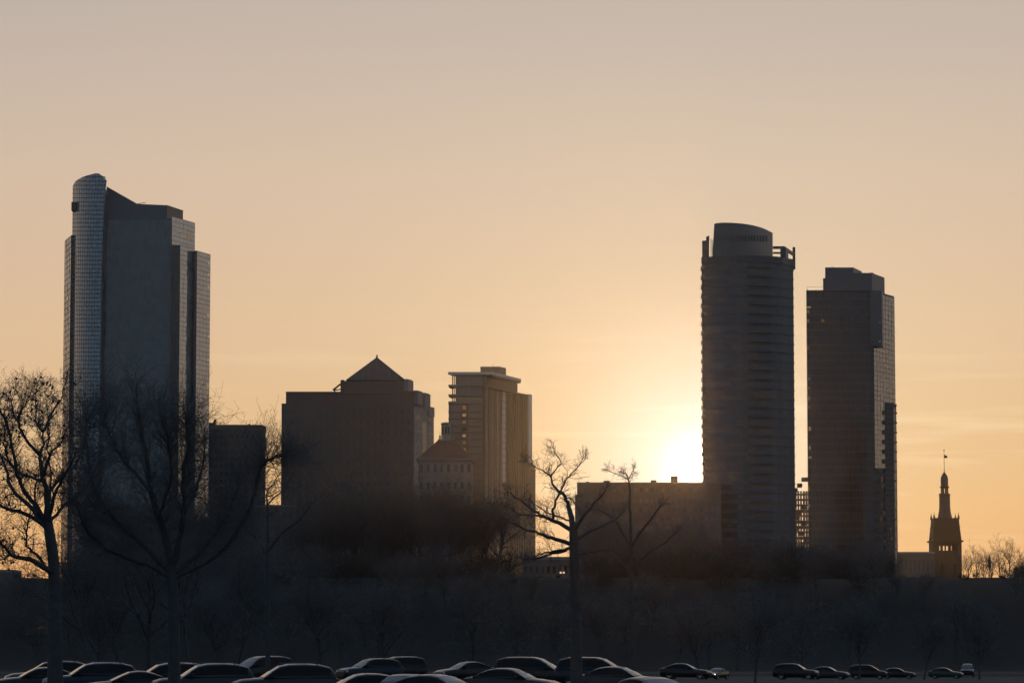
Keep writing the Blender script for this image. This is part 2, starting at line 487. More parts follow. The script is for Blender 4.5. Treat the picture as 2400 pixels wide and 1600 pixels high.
    # a few lit offices along the left edge and on the right faces
    for (u, v, m) in ((161, 645, LITS), (160, 702, LITW), (158, 728, LITS), (157, 785, LITS), (155, 818, LITS), (152, 838, LITW), (155, 890, LITS), (150, 922, LITW), (149, 950, LITS), (155, 978, LITW), (154, 1060, LITS), (152, 1137, LITW), (151, 1222, LITW)):
        k = (u - 151) / 14.5; a = Vector((w0[0], w0[1], 0)); d = Vector((w1[0] - w0[0], w1[1] - w0[1], 0)); n = Vector((d.y, -d.x, 0)).normalized()
        c = a + d * min(.85, max(.1, k)) + n * .3; z = zz(v, 1178); q = MB(); dd = d.normalized()
        q.quad(c - dd * 1.2 + Vector((0, 0, z)), c + dd * 1.2 + Vector((0, 0, z)), c + dd * 1.2 + Vector((0, 0, z + .8)), c - dd * 1.2 + Vector((0, 0, z + .8)))
        q.build('lit_and_glint_pane', m, t)
    for (k, v) in ((.86, 617), (.86, 644), (.86, 674), (.86, 740), (.9, 790), (.88, 845), (.88, 905), (.88, 958), (.9, 982)):
        a = Vector((r1[0], r1[1], 0)); d = Vector((r2[0] - r1[0], r2[1] - r1[1], 0)); n = Vector((d.y, -d.x, 0)).normalized(); dd = d.normalized()
        c = a + d * k + n * .12; z = zz(v, 1176); q = MB()
        q.quad(c - dd * .9 + Vector((0, 0, z)), c + dd * .9 + Vector((0, 0, z)), c + dd * .9 + Vector((0, 0, z + .9)), c - dd * .9 + Vector((0, 0, z + .9)))
        q.build('lit_and_glint_pane', LITW, t)
    for (k, v) in ((.7, 555), (.8, 552), (.7, 562), (.84, 560)):
        a = Vector((B[0], B[1], 0)); d = Vector((C[0] - B[0], C[1] - B[1], 0)); n = Vector((d.y, -d.x, 0)).normalized(); dd = d.normalized()
        c = a + d * k + n * .12; z = zz(v, 1173); q = MB()
        q.quad(c - dd * .9 + Vector((0, 0, z)), c + dd * .9 + Vector((0, 0, z)), c + dd * .9 + Vector((0, 0, z + .9)), c - dd * .9 + Vector((0, 0, z + .9)))
        q.build('lit_and_glint_pane', LITS, t)
glass_tower()

# ------------------------------------------------------------------ block with roof sign
def sign_block():
    Y = 1280.0
    t = thing('flat_roof_building', 'plain dark flat-roofed building with a small script sign on its roof', 'building', (X(550, 1100, Y), Y, 18))
    a = (X(470, 1100, Y), Y); b = (X(613, 1100, Y + 1), Y + 1); c = (X(622.5, 1100, Y + 14), Y + 14); d = (X(480, 1100, Y + 30), Y + 30)
    zt = Z(995.5, Y)
    part('wall', t, DBROWN, lambda m: m.prism([a, b, c, d], BASE, zt))
    part('parapet', t, BROWN, lambda m: m.prism([(a[0] - .3, a[1] - .25), (b[0] + .1, b[1] - .25), (c[0] + .25, c[1] - .1), (d[0], d[1] + .2)], zt - 1.9, zt - .02, lambda x, y: zt + .15))
    part('penthouse', t, DBROWN, lambda m: m.box(X(480, 992, Y + 6), X(502, 992, Y + 6), Y + 6, Y + 14, zt - 1, Z(990, Y + 6)))
    windows(t, (a[0] + 1, a[1]), (b[0] - .5, b[1]), Z(1400, Y), zt - 3, 22, 11, .5, .5, DARKGLASS, DBROWN)
    def dish(m):
        z = Z(993, Y + 5); x = X(498, 990, Y + 5)
        m.prism([(x, Y + 4), (x + .9, Y + 4), (x + .9, Y + 5), (x, Y + 5)], z - 1.2, z + 1.7)
        k = len(m.v) - 4
        for i in range(4): m.v[k + i] = (m.v[k + i][0] + .8, m.v[k + i][1], m.v[k + i][2])
    part('roof_vent', t, MULL, dish)
    part('antenna', t, STEEL, lambda m: m.tube([at(499, 992, Y + 5), at(499, 965, Y + 5)], [.06, .03], 5))
    part('roof_knob', t, MULL, lambda m: m.frustum((X(584, 993, Y + 3), Y + 3), .35, .3, zt - .1, Z(992.3, Y + 3), 8))
    cu = bpy.data.curves.new('sign_text', 'FONT'); cu.body = 'Brady'; cu.size = 2.0; cu.shear = .35; cu.extrude = .1; cu.resolution_u = 3
    tmp = bpy.data.objects.new('tmp', cu); COL.objects.link(tmp)
    dg = bpy.context.evaluated_depsgraph_get(); me = bpy.data.meshes.new_from_object(tmp.evaluated_get(dg))
    bpy.data.objects.remove(tmp); bpy.data.curves.remove(cu)
    w = max(v.co.x for v in me.vertices); sc = 25 * (Y + 2) / F / w
    me.transform(Matrix.Translation((X(504.5, 995, Y + 2), Y + 2, zt + .45)) @ Matrix.Rotation(pi / 2, 4, 'X') @ Matrix.Diagonal((sc, sc * .95, 1, 1)))
    me.materials.append(BROWN)
    sg = link('roof_sign', me, t, label='slanted script lettering on the roof')
    for u in (507, 516, 526):
        part('sign_post', t, MULL, lambda m: m.box(X(u, 995, Y + 2) - .06, X(u, 995, Y + 2) + .06, Y + 2.12, Y + 2.24, zt - .1, zt + .9))
sign_block()

# low block closing the gap
def low_block(u0, u1, v, Y, label, dep=14, m=DBROWN, rows=4, cols=8):
    t = thing('low_building', label, 'building', (X((u0 + u1) / 2, v, Y), Y, 18))
    a = (X(u0, v, Y), Y); b = (X(u1, v, Y), Y)
    zt = Z(v, Y)
    part('wall', t, m, lambda q: q.box(a[0], b[0], Y, Y + dep, BASE, zt))
    part('parapet', t, GREYST, lambda q: q.box(a[0] - .15, b[0] + .15, Y - .2, Y + dep + .2, zt - .5, zt + .35))
    windows(t, a, b, 18, zt - 1.2, rows, cols, .5, .5, DARKGLASS, m)
    return t
low_block(598, 690, 1184.5, 1235, 'low dark block closing the gap beside the pyramid-roofed building', 12, DBROWN, 8, 6)
lb = low_block(1225, 1346, 1307, 900, 'low dark building in the bright gap behind the bare tree', 16, BROWN, 2, 9)
for u in (1314, 1321.5):
    q = MB(); p = at(u, 1341, 899.6); q.box(p.x - .25, p.x + .25, 899.45, 899.8, p.z - .22, p.z + .22); q.build('lit_lamp', LAMPO, lb)
low_block(2098, 2190, 1294, 1745, 'long low dark hall at the foot of the bell tower', 20, MULL, 3, 9)
low_block(-60, 34, 1337, 1020, 'low dark roofline behind the big tree at left edge', 14, DBROWN, 1, 6)

# ------------------------------------------------------------------ pyramid-roofed block
def pyramid_block():
    Y = 1300.0
    t = thing('pyramid_roof_building', 'broad dark office block with pyramid roof and stepped stone shoulders', 'building', (X(830, 1100, Y), Y, 18))
    def P(u, Yy, v=950): return (X(u, v, Yy), Yy)
    def z(v, Yy=Y): return Z(v, Yy)
    part('wall', t, DBROWN, lambda b: b.prism([P(660, Y), P(970, Y), P(990, Y + 8.5), (X(700, 950, Y + 40), Y + 40), P(664, Y + 36)], BASE, z(945)))
    part('upper_wall', t, DBROWN, lambda b: b.prism([P(670, Y + .6), P(969, Y + .6), P(985, Y + 7), (X(700, 950, Y + 38), Y + 38), P(674, Y + 34)], z(946), z(918.5)))
    part('parapet', t, BROWN, lambda b: b.prism([P(669.6, Y + .3), P(969.4, Y + .3), P(985.6, Y + 7), (X(700, 950, Y + 38.3), Y + 38.3), P(673.6, Y + 34.3)], z(921), z(917.2)))
    # pyramid on a square drum
    cx, cyy = X(883, 900, Y + 18), Y + 18
    h = (X(952, 895, Y + 18) - X(812, 895, Y + 18)) / 2
    def pyr(b):
        zb, za = z(892, Y + 10), z(836.5, Y + 18)
        pts = [(cx - h, cyy - h * .9), (cx + h, cyy - h * .9), (cx + h, cyy + h * .9), (cx - h, cyy + h * .9)]
        ap = (cx, cyy, za)
        for i in range(4):
            b.poly([(*pts[i], zb), (*pts[(i + 1) % 4], zb), ap])
        b.poly([(*p, zb) for p in reversed(pts)])
    rf = part('pyramid_roof', t, SLATE, pyr)
    def ribs(b):
        zb, za = z(892, Y + 10), z(836.5, Y + 18)
        for k in range(-4, 5):
            x0 = cx + h * k / 4.5; t1 = 1 - abs(k) / 4.5
            p0 = Vector((x0, cyy - h * .9 - .06, zb)); ap = Vector((x0, cyy - h * .9 * (1 - t1), zb + (za - zb) * t1)); ap.y -= .06
            if t1 > .02: b.tube([p0, ap], [.14, .14], 4)
    part('roof_seams', rf, MULL, ribs, kind='stuff')
    part('finial', t, MULL, lambda b: (b.frustum((cx, cyy), .5, .22, z(838, Y + 18), z(834, Y + 18), 8), b.frustum((cx, cyy), .42, .3, z(834, Y + 18), z(831.5, Y + 18), 8)))
    part('drum', t, DBROWN, lambda b: b.prism([(X(799, 900, Y + 6), Y + 6), (X(948, 900, Y + 6), Y + 6), (X(948, 900, Y + 6), Y + 30), (X(799, 900, Y + 6), Y + 30)], z(920, Y + 6), z(893, Y + 6)))
    part('corner_pier', t, DBROWN, lambda b: b.box(X(798, 895, Y + 5), X(807, 895, Y + 5), Y + 5, Y + 9, z(919, Y + 5), z(890, Y + 5)))
    part('roof_brace', t, MULL, lambda b: (b.tube([at(780, 914, Y + 5), at(799, 899, Y + 5)], [.4, .4], 5), b.box(X(783, 914, Y + 5), X(786, 914, Y + 5), Y + 4.6, Y + 5.4, z(918), z(911)), b.tube([at(784, 914, Y + 5), at(798, 912, Y + 5)], [.25, .25], 5)))
    # stone shoulders stepping down to the right
    def blk(name, u0, u1, u2, v0, v1, Yf, Yb, m):
        part(name, t, m, lambda b: b.prism([P(u0, Yf, v0), P(u1, Yf, v0), P(u2, Yb, v0), (X(u0, v0, Yf) + .5, Yb + 1)], z(v1, Yf), z(v0, Yf)))
    blk('shoulder', 947, 957, 969, 889.5, 916, Y + 5, Y + 13, GREYST)
    blk('shoulder_cap', 949, 956, 966.5, 887.6, 889.4, Y + 5.6, Y + 12.6, GREYST)
    blk('shoulder', 966, 979, 990, 914.5, 946, Y + 1.5, Y + 9, GREYST)
    blk('shoulder', 988, 996, 1009, 921.5, 960, Y + 9.5, Y + 16, GREYST)
    blk('shoulder', 1001, 1006, 1018.5, 952, 975, Y + 13, Y + 20, GREYST)
    blk('shoulder_cap', 990, 995.5, 1006, 919.9, 921.4, Y + 10, Y + 15.6, GREYST)
    # stone side face with windows; its lit look is put into the colour
    s0, s1 = P(970.5, Y + .2), P(1017, Y + 20)
    part('side_wall', t, GREYST, lambda b: b.prism([s0, s1, (s1[0] - 6, s1[1] + 6), (s0[0] - 2, s0[1] + 10)], BASE, z(952)))
    a = Vector((*s0, 0)); d = Vector((s1[0] - s0[0], s1[1] - s0[1], 0)); L = d.length; d.normalize(); n = Vector((d.y, -d.x, 0))
    part('recess_shade', t, DARKGLASS, lambda b: b.obox(a, d, n, L * .40, L * .62, -.2, .12, BASE, z(985)))  # flat dark strip; the shade of a recess is put into its colour
    for r in range(9):
        vv = 978 + 29 * r
        for k in (.13, .29, .75, .9):
            q = MB(); zc = z(vv, Y + 8); p = a + d * (L * k) + n * .05
            q.obox(p, d, n, -.5, .5, 0, .06, zc - 1.0, zc + .9)
            wo = q.build('window', SIDEGLASS, t)
            q = MB(); q.obox(p, d, n, -.65, .65, 0, .2, zc - 1.2, zc - 1.02); q.build('sill', PALE, wo)
    windows(t, P(664, Y), P(966, Y), 20, z(952), 19, 19, .48, .5, DARKGLASS, DBROWN)
pyramid_block()

# ------------------------------------------------------------------ hip-roofed stone building with lantern
def hip_block():
    Y = 1220.0
    t = thing('hip_roof_building', 'grey stone building with dark red hipped roof and round lantern turret', 'building', (X(1040, 1150, Y), Y, 18))
    z = lambda v, Yy=Y: Z(v, Yy)
    x0, x1 = X(980, 1080, Y), X(1107, 1080, Y)
    part('wall', t, GREYST, lambda b: b.box(x0, x1, Y, Y + 20, BASE, z(1075)))
    part('cornice', t, GREYST, lambda b: b.box(x0 - .7, x1 + .7, Y - .7, Y + 20.7, z(1078), z(1074)))
    part('string_course', t, GREYST, lambda b: b.box(x0 - .25, x1 + .25, Y - .25, Y + 20.2, z(1118), z(1115.5)))
    def roof(b):
        zb, zt = z(1074.2), z(1030, Y + 8)
        e = [(x0 - .4, Y - .4), (x1 + .4, Y - .4), (x1 + .4, Y + 20.4), (x0 - .4, Y + 20.4)]
        r = [(X(1028, 1040, Y + 8), Y + 8), (X(1066, 1040, Y + 8), Y + 8), (X(1066, 1040, Y + 8), Y + 12), (X(1028, 1040, Y + 8), Y + 12)]
        for i in range(4):
            j = (i + 1) % 4; b.quad((*e[i], zb), (*e[j], zb), (*r[j], zt), (*r[i], zt))
        b.poly([(*p, zt) for p in r]); b.poly([(*p, zb) for p in reversed(e)])
    part('roof', t, REDROOF, roof)
    cx, cy2 = X(1045, 1010, Y + 10), Y + 10
    part('lantern', t, GREYST, lambda b: b.lathe((cx, cy2), [(3.0, z(1034, cy2)), (3.0, z(1029, cy2)), (1.75, z(1028, cy2)), (1.75, z(995, cy2)), (1.95, z(993.6, cy2)), (1.9, z(992, cy2)), (1.2, z(989.5, cy2)), (0, z(988.6, cy2))], 16), smooth=30)
    part('lantern_window', t, DARKGLASS, lambda b: [b.obox((cx + 1.76 * cos(a), cy2 + 1.76 * sin(a)), (-sin(a), cos(a)), (cos(a), sin(a)), -.35, .35, -.1, .04, z(1018, cy2), z(1000, cy2)) for a in (-pi / 2 - .7, -pi / 2, -pi / 2 + .7)])
    part('chimney', t, GREYST, lambda b: b.box(X(1029, 1030, Y + 9), X(1033, 1030, Y + 9), Y + 9, Y + 10.5, z(1036), z(1020, Y + 9)))
    part('antenna', t, STEEL, lambda b: b.tube([at(1031, 1022, Y + 9.5), at(1031, 1012, Y + 9.5)], [.06, .04], 5))
    windows(t, (x0, Y), (x1, Y), 20, z(1122), 9, 8, .42, .5, DARKGLASS, GREYST, single=True)
    windows(t, (x0, Y), (x1, Y), z(1112), z(1082), 1, 8, .42, .62, DARKGLASS, GREYST, single=True)
hip_block()

# ------------------------------------------------------------------ apartment tower with flat projecting roof
def slab_tower():
    Y = 1360.0
    WB = mat('glare_warmed_brick', (.29, .195, .135), .9, .2, .3)  # brick lightened and warmed: the sun's glare is put into its colour
    t = thing('apartment_tower', 'brown apartment tower with projecting flat roof slab and corner balconies', 'tower', (X(1150, 1100, Y), Y, 18))
    z = lambda v, Yy=Y: Z(v, Yy)
    P = lambda u, Yy, v=950: (X(u, v, Yy), Yy)
    f0, f1, f2 = P(1067, Y), P(1129, Y), P(1138, Y)
    back = (X(1150, 950, Y + 62), Y + 62)
    # core
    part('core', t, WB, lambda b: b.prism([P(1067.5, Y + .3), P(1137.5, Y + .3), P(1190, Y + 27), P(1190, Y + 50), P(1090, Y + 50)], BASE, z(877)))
    # lower front extends left under the balconies
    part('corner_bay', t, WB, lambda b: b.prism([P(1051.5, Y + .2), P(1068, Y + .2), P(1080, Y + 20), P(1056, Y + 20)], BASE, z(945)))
    # roof slab
    sl = [P(1050.5, Y - 1.5, 875), P(1154.5, Y - 1.5, 875), P(1221.5, Y + 34, 880), (X(1130, 880, Y + 46), Y + 46)]
    part('roof_slab', t, PALE, lambda b: b.prism(sl, z(877.5, Y - 1.5), z(871.2, Y - 1.5)))
    part('roof_fascia', t, GREYST, lambda b: b.prism([P(1140, Y, 890), P(1154, Y - .9, 890), P(1220.5, Y + 34, 895), P(1205, Y + 40, 895)], z(891, Y + 20), z(877.7, Y - 1)))
    part('penthouse', t, WB, lambda b: b.prism([P(1126, Y + 14, 870), P(1172, Y + 14, 870), P(1186, Y + 22, 870), P(1140, Y + 26, 870)], z(878), z(858.8, Y + 14)))
    part('mast', t, STEEL, lambda b: b.tube([at(1156, 860, Y + 17), at(1156, 851, Y + 17)], [.07, .04], 5))
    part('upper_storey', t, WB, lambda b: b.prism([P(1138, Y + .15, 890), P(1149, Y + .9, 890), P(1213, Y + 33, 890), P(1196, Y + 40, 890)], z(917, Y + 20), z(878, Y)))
    # corner balconies under the slab
    for v in (903.5, 926, 942.5):
        bo = part('balcony', t, GREYST, lambda b: b.prism([P(1051, Y - .8, 920), P(1070, Y - .8, 920), P(1074, Y + 10, 920), P(1055, Y + 10, 920)], z(v + 2.6, Y), z(v - 2.2, Y)))
    for u in (1060.5, 1064.5):
        part('column', t, GREYST, lambda b: b.box(X(u, 910, Y + 2) - .22, X(u, 910, Y + 2) + .22, Y + 1.8, Y + 2.25, z(945), z(877.6)))
    # glazed front, floor by floor
    fl = [877.5, 905.5, 928, 945.5, 965, 981, 998, 1013.5, 1029, 1046, 1063, 1077.5, 1093, 1109, 1125.5, 1142, 1158, 1175, 1191, 1207, 1223, 1240, 1256, 1272]
    for i in range(len(fl) - 1):
        za, zb = z(fl[i + 1]), z(fl[i])
        part('floor_slab', t, DBROWN, lambda b: b.prism([P(1051 if i >= 3 else 1066, Y - .35), P(1129, Y - .35), P(1129, Y + .4), P(1051 if i >= 3 else 1066, Y + .4)], zb - .42, zb + .28))
        segs = [(1068, 1098), (1098.6, 1128.4)] if i < 3 else [(1052, 1066), (1066.6, 1079.6), (1098.6, 1128.4)]
        for (ua, ub) in segs:
            q = MB(); jt = random.uniform(-.06, .06)
            a = Vector((*P(ua, Y - .05 + jt), 0)); b2 = Vector((*P(ub, Y - .05 - jt), 0))
            q.quad(a + Vector((0, 0, za + .3)), b2 + Vector((0, 0, za + .3)), b2 + Vector((0, 0, zb - .44)), a + Vector((0, 0, zb - .44)))
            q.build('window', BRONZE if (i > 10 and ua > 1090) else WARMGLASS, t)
        if i >= 3:
            q = MB(); q.obox(P(1083.6, Y - .12), (1, 0), (0, -1), 0, 8.6 * Y / F, 0, .05, za + .9, zb - .7)
            q.build('window', LITW if i in (4, 7, 9) else (LITS if i in (3, 5, 8, 10) else DARKGLASS), t)  # some panes of the strip get a faint warm emission
    part('stair_strip', t, DBROWN, lambda b: b.prism([P(1079.8, Y - .02), P(1098.4, Y - .02), P(1098.4, Y + .4), P(1079.8, Y + .4)], BASE, z(946)))
    part('corner_strip', t, DBROWN, lambda b: b.prism([P(1129.2, Y - .5), P(1136.5, Y - .5), P(1137.2, Y + .5), P(1129.2, Y + .5)], BASE, z(878)))
    # side: piers, the pale window strip, ribbed curtain wall
    def along(u0, u1, Ya, Yb): return P(u0, Ya), P(u1, Yb)
    a, b1 = along(1136.8, 1175, Y + .2, Y + 20)
    av = Vector((*a, 0)); d = Vector((b1[0] - a[0], b1[1] - a[1], 0)); L = d.length; d.normalize(); n = Vector((d.y, -d.x, 0))
    for k in range(6):
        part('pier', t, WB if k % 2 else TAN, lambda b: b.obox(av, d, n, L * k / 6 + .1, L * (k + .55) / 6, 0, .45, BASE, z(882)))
    for i in range(2, len(fl) - 1):
        zz0 = z(fl[i], Y + 22)
    p0, p1 = P(1175, Y + 20.2), P(1183, Y + 24)
    d2 = Vector((p1[0] - p0[0], p1[1] - p0[1], 0)); L2 = d2.length; d2.normalize(); n2 = Vector((d2.y, -d2.x, 0))
    part('window_bay', t, WB, lambda b: b.obox(Vector((*p0, 0)), d2, n2, -.1, L2 + .3, -.6, .3, BASE, z(907)))
    for i in range(14):
        vv = 910 + i * 15.9
        q = MB(); q.obox(Vector((*p0, 0)), d2, n2, .3, L2 - .2, .3, .42, z(vv + 14.6, Y + 22), z(vv, Y + 22)); q.build('bay_window', PALE, t)
    r0, r1 = P(1190, Y + 26.5), P(1238, Y + 50)
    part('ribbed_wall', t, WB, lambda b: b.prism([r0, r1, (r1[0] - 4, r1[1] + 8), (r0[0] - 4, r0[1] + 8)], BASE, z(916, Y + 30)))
    d3 = Vector((r1[0] - r0[0], r1[1] - r0[1], 0)); L3 = d3.length; d3.normalize(); n3 = Vector((d3.y, -d3.x, 0))
    for k in range(9):
        part('rib', t, TAN, lambda b: b.obox(Vector((*r0, 0)), d3, n3, L3 * k / 9 + .15, L3 * k / 9 + .75, .01, .7, BASE, z(915.5 + k * .4, Y + 30)))
        part('glass_strip', t, BRONZE, lambda b: b.obox(Vector((*r0, 0)), d3, n3, L3 * k / 9 + .85, L3 * (k + 1) / 9 + .05, .02, .12, BASE, z(918 + k * .4, Y + 30)))
    e0, e1 = P(1238, Y + 50.2), P(1247, Y + 54)
    part('pale_corner', t, PALE, lambda b: b.prism([e0, e1, (e1[0] - 1, e1[1] + 8), (e0[0] - 1, e0[1] + 8)], BASE, z(923, Y + 50)))
    part('annex', t, WB, lambda b: b.prism([P(1236, Y + 49, 1090), P(1255, Y + 53, 1090), P(1252, Y + 66, 1090), P(1236, Y + 66, 1090)], BASE, z(1088, Y + 50)))
    part('annex_vent', t, TAN, lambda b: b.frustum((X(1245, 1080, Y + 54), Y + 54), .9, .7, z(1088.5, Y + 50), z(1076, Y + 50), 10))
slab_tower()

# ------------------------------------------------------------------ broad block under the sun
def broad_block():
    Y = 1060.0
    t = thing('broad_flat_building', 'broad flat-roofed dark block straight below the setting sun', 'building', (X(1500, 1200, Y), Y, 18))
    z = lambda v, Yy=Y: Z(v, Yy)
    P = lambda u, Yy=Y, v=1140: (X(u, v, Yy), Yy)
    part('wall', t, BROWN, lambda b: b.prism([P(1347.5), P(1690), P(1690, Y + 25), P(1350, Y + 25)], BASE, z(1159)))
    part('upper_wall', t, BROWN, lambda b: b.prism([P(1352.5, Y + .5), P(1690, Y + .5), P(1690, Y + 24), P(1355, Y + 24)], z(1160), z(1131)))
    part('parapet', t, CONC, lambda b: b.prism([P(1352, Y + .2), P(1690.5, Y + .2), P(1690.5, Y + 24.3), P(1354.7, Y + 24.3)], z(1134), z(1129.5)))
    for (u0, u1, v) in ((1374, 1380, 1128.3), (1415, 1429, 1126.4), (1526, 1538, 1125), (1573, 1588, 1115.5)):
        part('roof_unit', t, MULL, lambda b: b.box(X(u0, v, Y + 6), X(u1, v, Y + 6), Y + 5, Y + 9, z(1132, Y + 6), z(v, Y + 6)))
    windows(t, P(1354), P(1688), 20, z(1163), 11, 26, .5, .45, WARMGLASS, BROWN)
    windows(t, P(1356, Y + .5), P(1688, Y + .5), z(1157), z(1138), 1, 26, .5, .5, WARMGLASS, BROWN)
broad_block()

# ------------------------------------------------------------------ oval-crowned tower
def oval_tower():
    Y = 1080.0
    t = thing('round_crown_tower', 'tall dark residential tower with oval crown and open roof frame, beside the sun', 'tower', (X(1750, 1000, Y), Y, 18))
    z = lambda v, Yy=Y: Z(v, Yy)
    P = lambda u, Yy, v=850: (X(u, v, Yy), Yy)
    # plan: bowed front
    fr = []
    for k in range(17):
        a = k / 16.0; u = 1646 + (1861 - 1646) * a
        yy = Y + 5 - 5.5 * sin(pi * min(1, a * 1.08)) + (6.0 * max(0, (a - .86) / .14))
        fr.append(P(u, yy))
    plan = fr + [P(1858, Y + 30), P(1652, Y + 30)]
    zt = z(603)
    part('body', t, mat('tower_concrete', (.13, .125, .12), .8, .15, .1), lambda b: b.prism(plan, BASE, zt))
    def strip(pts, z0, z1, out, b):
        for (p, q) in zip(pts[:-1], pts[1:]):
            d = Vector((q[0] - p[0], q[1] - p[1], 0)); n = Vector((d.y, -d.x, 0)).normalized()
            b.obox(Vector((*p, 0)), d.normalized(), n, -.01, d.length + .01, 0.01, out, z0, z1)
    nf = 40
    zf = [z(625) - i * 3.12 for i in range(nf)]
    for zz0 in zf:
        if zz0 < 20: break
        part('floor_band', t, MATS['tower_concrete'], lambda b: strip(fr[:9], zz0 - .3, zz0 + .3, .12, b))
        part('floor_band', t, MATS['tower_concrete'], lambda b: strip(fr[12:], zz0 - .25, zz0 + .25, .2, b))
        part('glass_band', t, DARKGLASS, lambda b: strip(fr[:9], zz0 - 2.6, zz0 - .7, .08, b))
        # balcony in the recessed bay
        bp = part('balcony', t, MULL, lambda b: strip(fr[8:13], zz0 - .28, zz0 + .12, .9, b))
        part('railing', bp, DARKGLASS, lambda b: strip([(p[0], p[1] - .85) for p in fr[8:13]], zz0 + .13, zz0 + 1.1, .06, b))
        # little balconies that roughen the left edge
        part('balcony', t, CONC, lambda b: b.box(fr[0][0] - .06, fr[0][0] + 1.2, fr[0][1] - .6, fr[0][1] + 6, zz0 - .25, zz0 + 1.0))
    # crown: curved screen wall
    pts = []
    for k in range(21):
        a = k / 20.0
        u = 1670 + (1811 - 1670) * a
        yy = Y + 3.5 - 3 * sin(pi * a * .75) + 26 * a ** 2.4
        pts.append((u, yy))
    def crown(b):
        top = [525, 523.4, 522.4, 521.9, 521.7, 521.8, 522.0, 522.3, 522.8, 523.4, 524.1, 525, 526.1, 527.4, 528.9, 530.8, 533, 535.5, 538.5, 542, 546]
        F0 = []; T0 = []
        for (u, yy), v in zip(pts, top):
            F0.append((*P(u - 1.5, yy, 600), zt - 1)); T0.append(tuple(at(u + (4 if u < 1672 else 0), v, yy)))
        for i in range(20):
            b.quad(F0[i], F0[i + 1], T0[i + 1], T0[i])
        bk = [(X(1811, 560, Y + 34), Y + 34), (X(1680, 560, Y + 34), Y + 34)]
        zt2 = [z(548, Y + 34), z(530, Y + 34)]
        b.quad(F0[20], (*bk[0], zt - 1), (*bk[0], zt2[0]), T0[20]); b.quad((*bk[0], zt - 1), (*bk[1], zt - 1), (*bk[1], zt2[1]), (*bk[0], zt2[0])); b.quad((*bk[1], zt - 1), F0[0], T0[0], (*bk[1], zt2[1]))
        b.poly(T0 + [(*bk[0], zt2[0]), (*bk[1], zt2[1])])
    part('crown', t, mat('crown_metal', (.10, .11, .115), .5, .1, .1), crown)
    def fins(b):
        for i in range(2, 19):
            u, yy = pts[i]
            p = at(u, 552, yy); q = at(u, 566, yy); b.box(p.x - .12, p.x + .12, p.y - .35, p.y - .02, q.z, p.z)
    part('crown_louvre', t, MULL, fins, kind='stuff')
    part('roof_wall', t, MULL, lambda b: b.prism([P(1645.5, Y + 5, 580), P(1661, Y + 3, 580), P(1661, Y + 5, 580), P(1646.5, Y + 14, 580)], zt - 1, z(560)))
    part('roof_wall', t, MULL, lambda b: b.prism([P(1655, Y + 9, 580), P(1662, Y + 9, 580), P(1662, Y + 12, 580), P(1655, Y + 12, 580)], zt - 1, z(555, Y + 9)))
    part('vent_pipe', t, STEEL, lambda b: b.frustum((X(1660, 556, Y + 9.5), Y + 9.5), .35, .35, z(560), z(552.5, Y + 9), 8))
    part('post', t, MULL, lambda b: b.box(X(1666, 580, Y + 4), X(1667.4, 580, Y + 4), Y + 4, Y + 4.4, zt - 1, z(556)))
    part('post', t, MULL, lambda b: b.box(X(1669.4, 580, Y + 5), X(1670.4, 580, Y + 5), Y + 5, Y + 5.4, zt - 1, z(557)))
    # open frame on the right of the roof
    c0, c1, c2 = P(1812, Y + 8, 590), P(1839, Y + 8, 590), P(1861.5, Y + 26, 590)
    part('roof_beam', t, MULL, lambda b: b.prism([(c0[0], c0[1]), (c1[0], c1[1]), (c1[0], c1[1] + .8), (c0[0], c0[1] + .8)], z(583, Y + 8), z(577, Y + 8)))
    dd = Vector((c2[0] - c1[0], c2[1] - c1[1], 0)); LL = dd.length; dd.normalize(); nn = Vector((dd.y, -dd.x, 0))
    part('roof_beam', t, MULL, lambda b: b.obox(Vector((*c1, 0)), dd, nn, -.3, LL + .3, -.8, 0, z(584.5, Y + 9), z(577.05, Y + 8)))
    part('roof_beam', t, MULL, lambda b: b.prism([(c0[0], c0[1] + .1), (c1[0], c1[1] + .1), (c1[0], c1[1] + .7), (c0[0], c0[1] + .7)], z(594.5, Y + 8), z(590.5, Y + 8)))
    for p, w in ((c1, 1.4), (c2, .5)):
        part('roof_post', t, MULL, lambda b: b.box(p[0] - w, p[0] + .35, p[1] - .05, p[1] + .75, zt - 1, z(579, p[1])))
    part('roof_post', t, MULL, lambda b: b.obox(Vector((*c1, 0)), dd, nn, LL * .15, LL * .42, -.7, -.1, zt - 1, z(580, Y + 12)))
    part('parapet', t, MULL, lambda b: strip(fr, zt - 1.6, zt + .6, .3, b))
oval_tower()

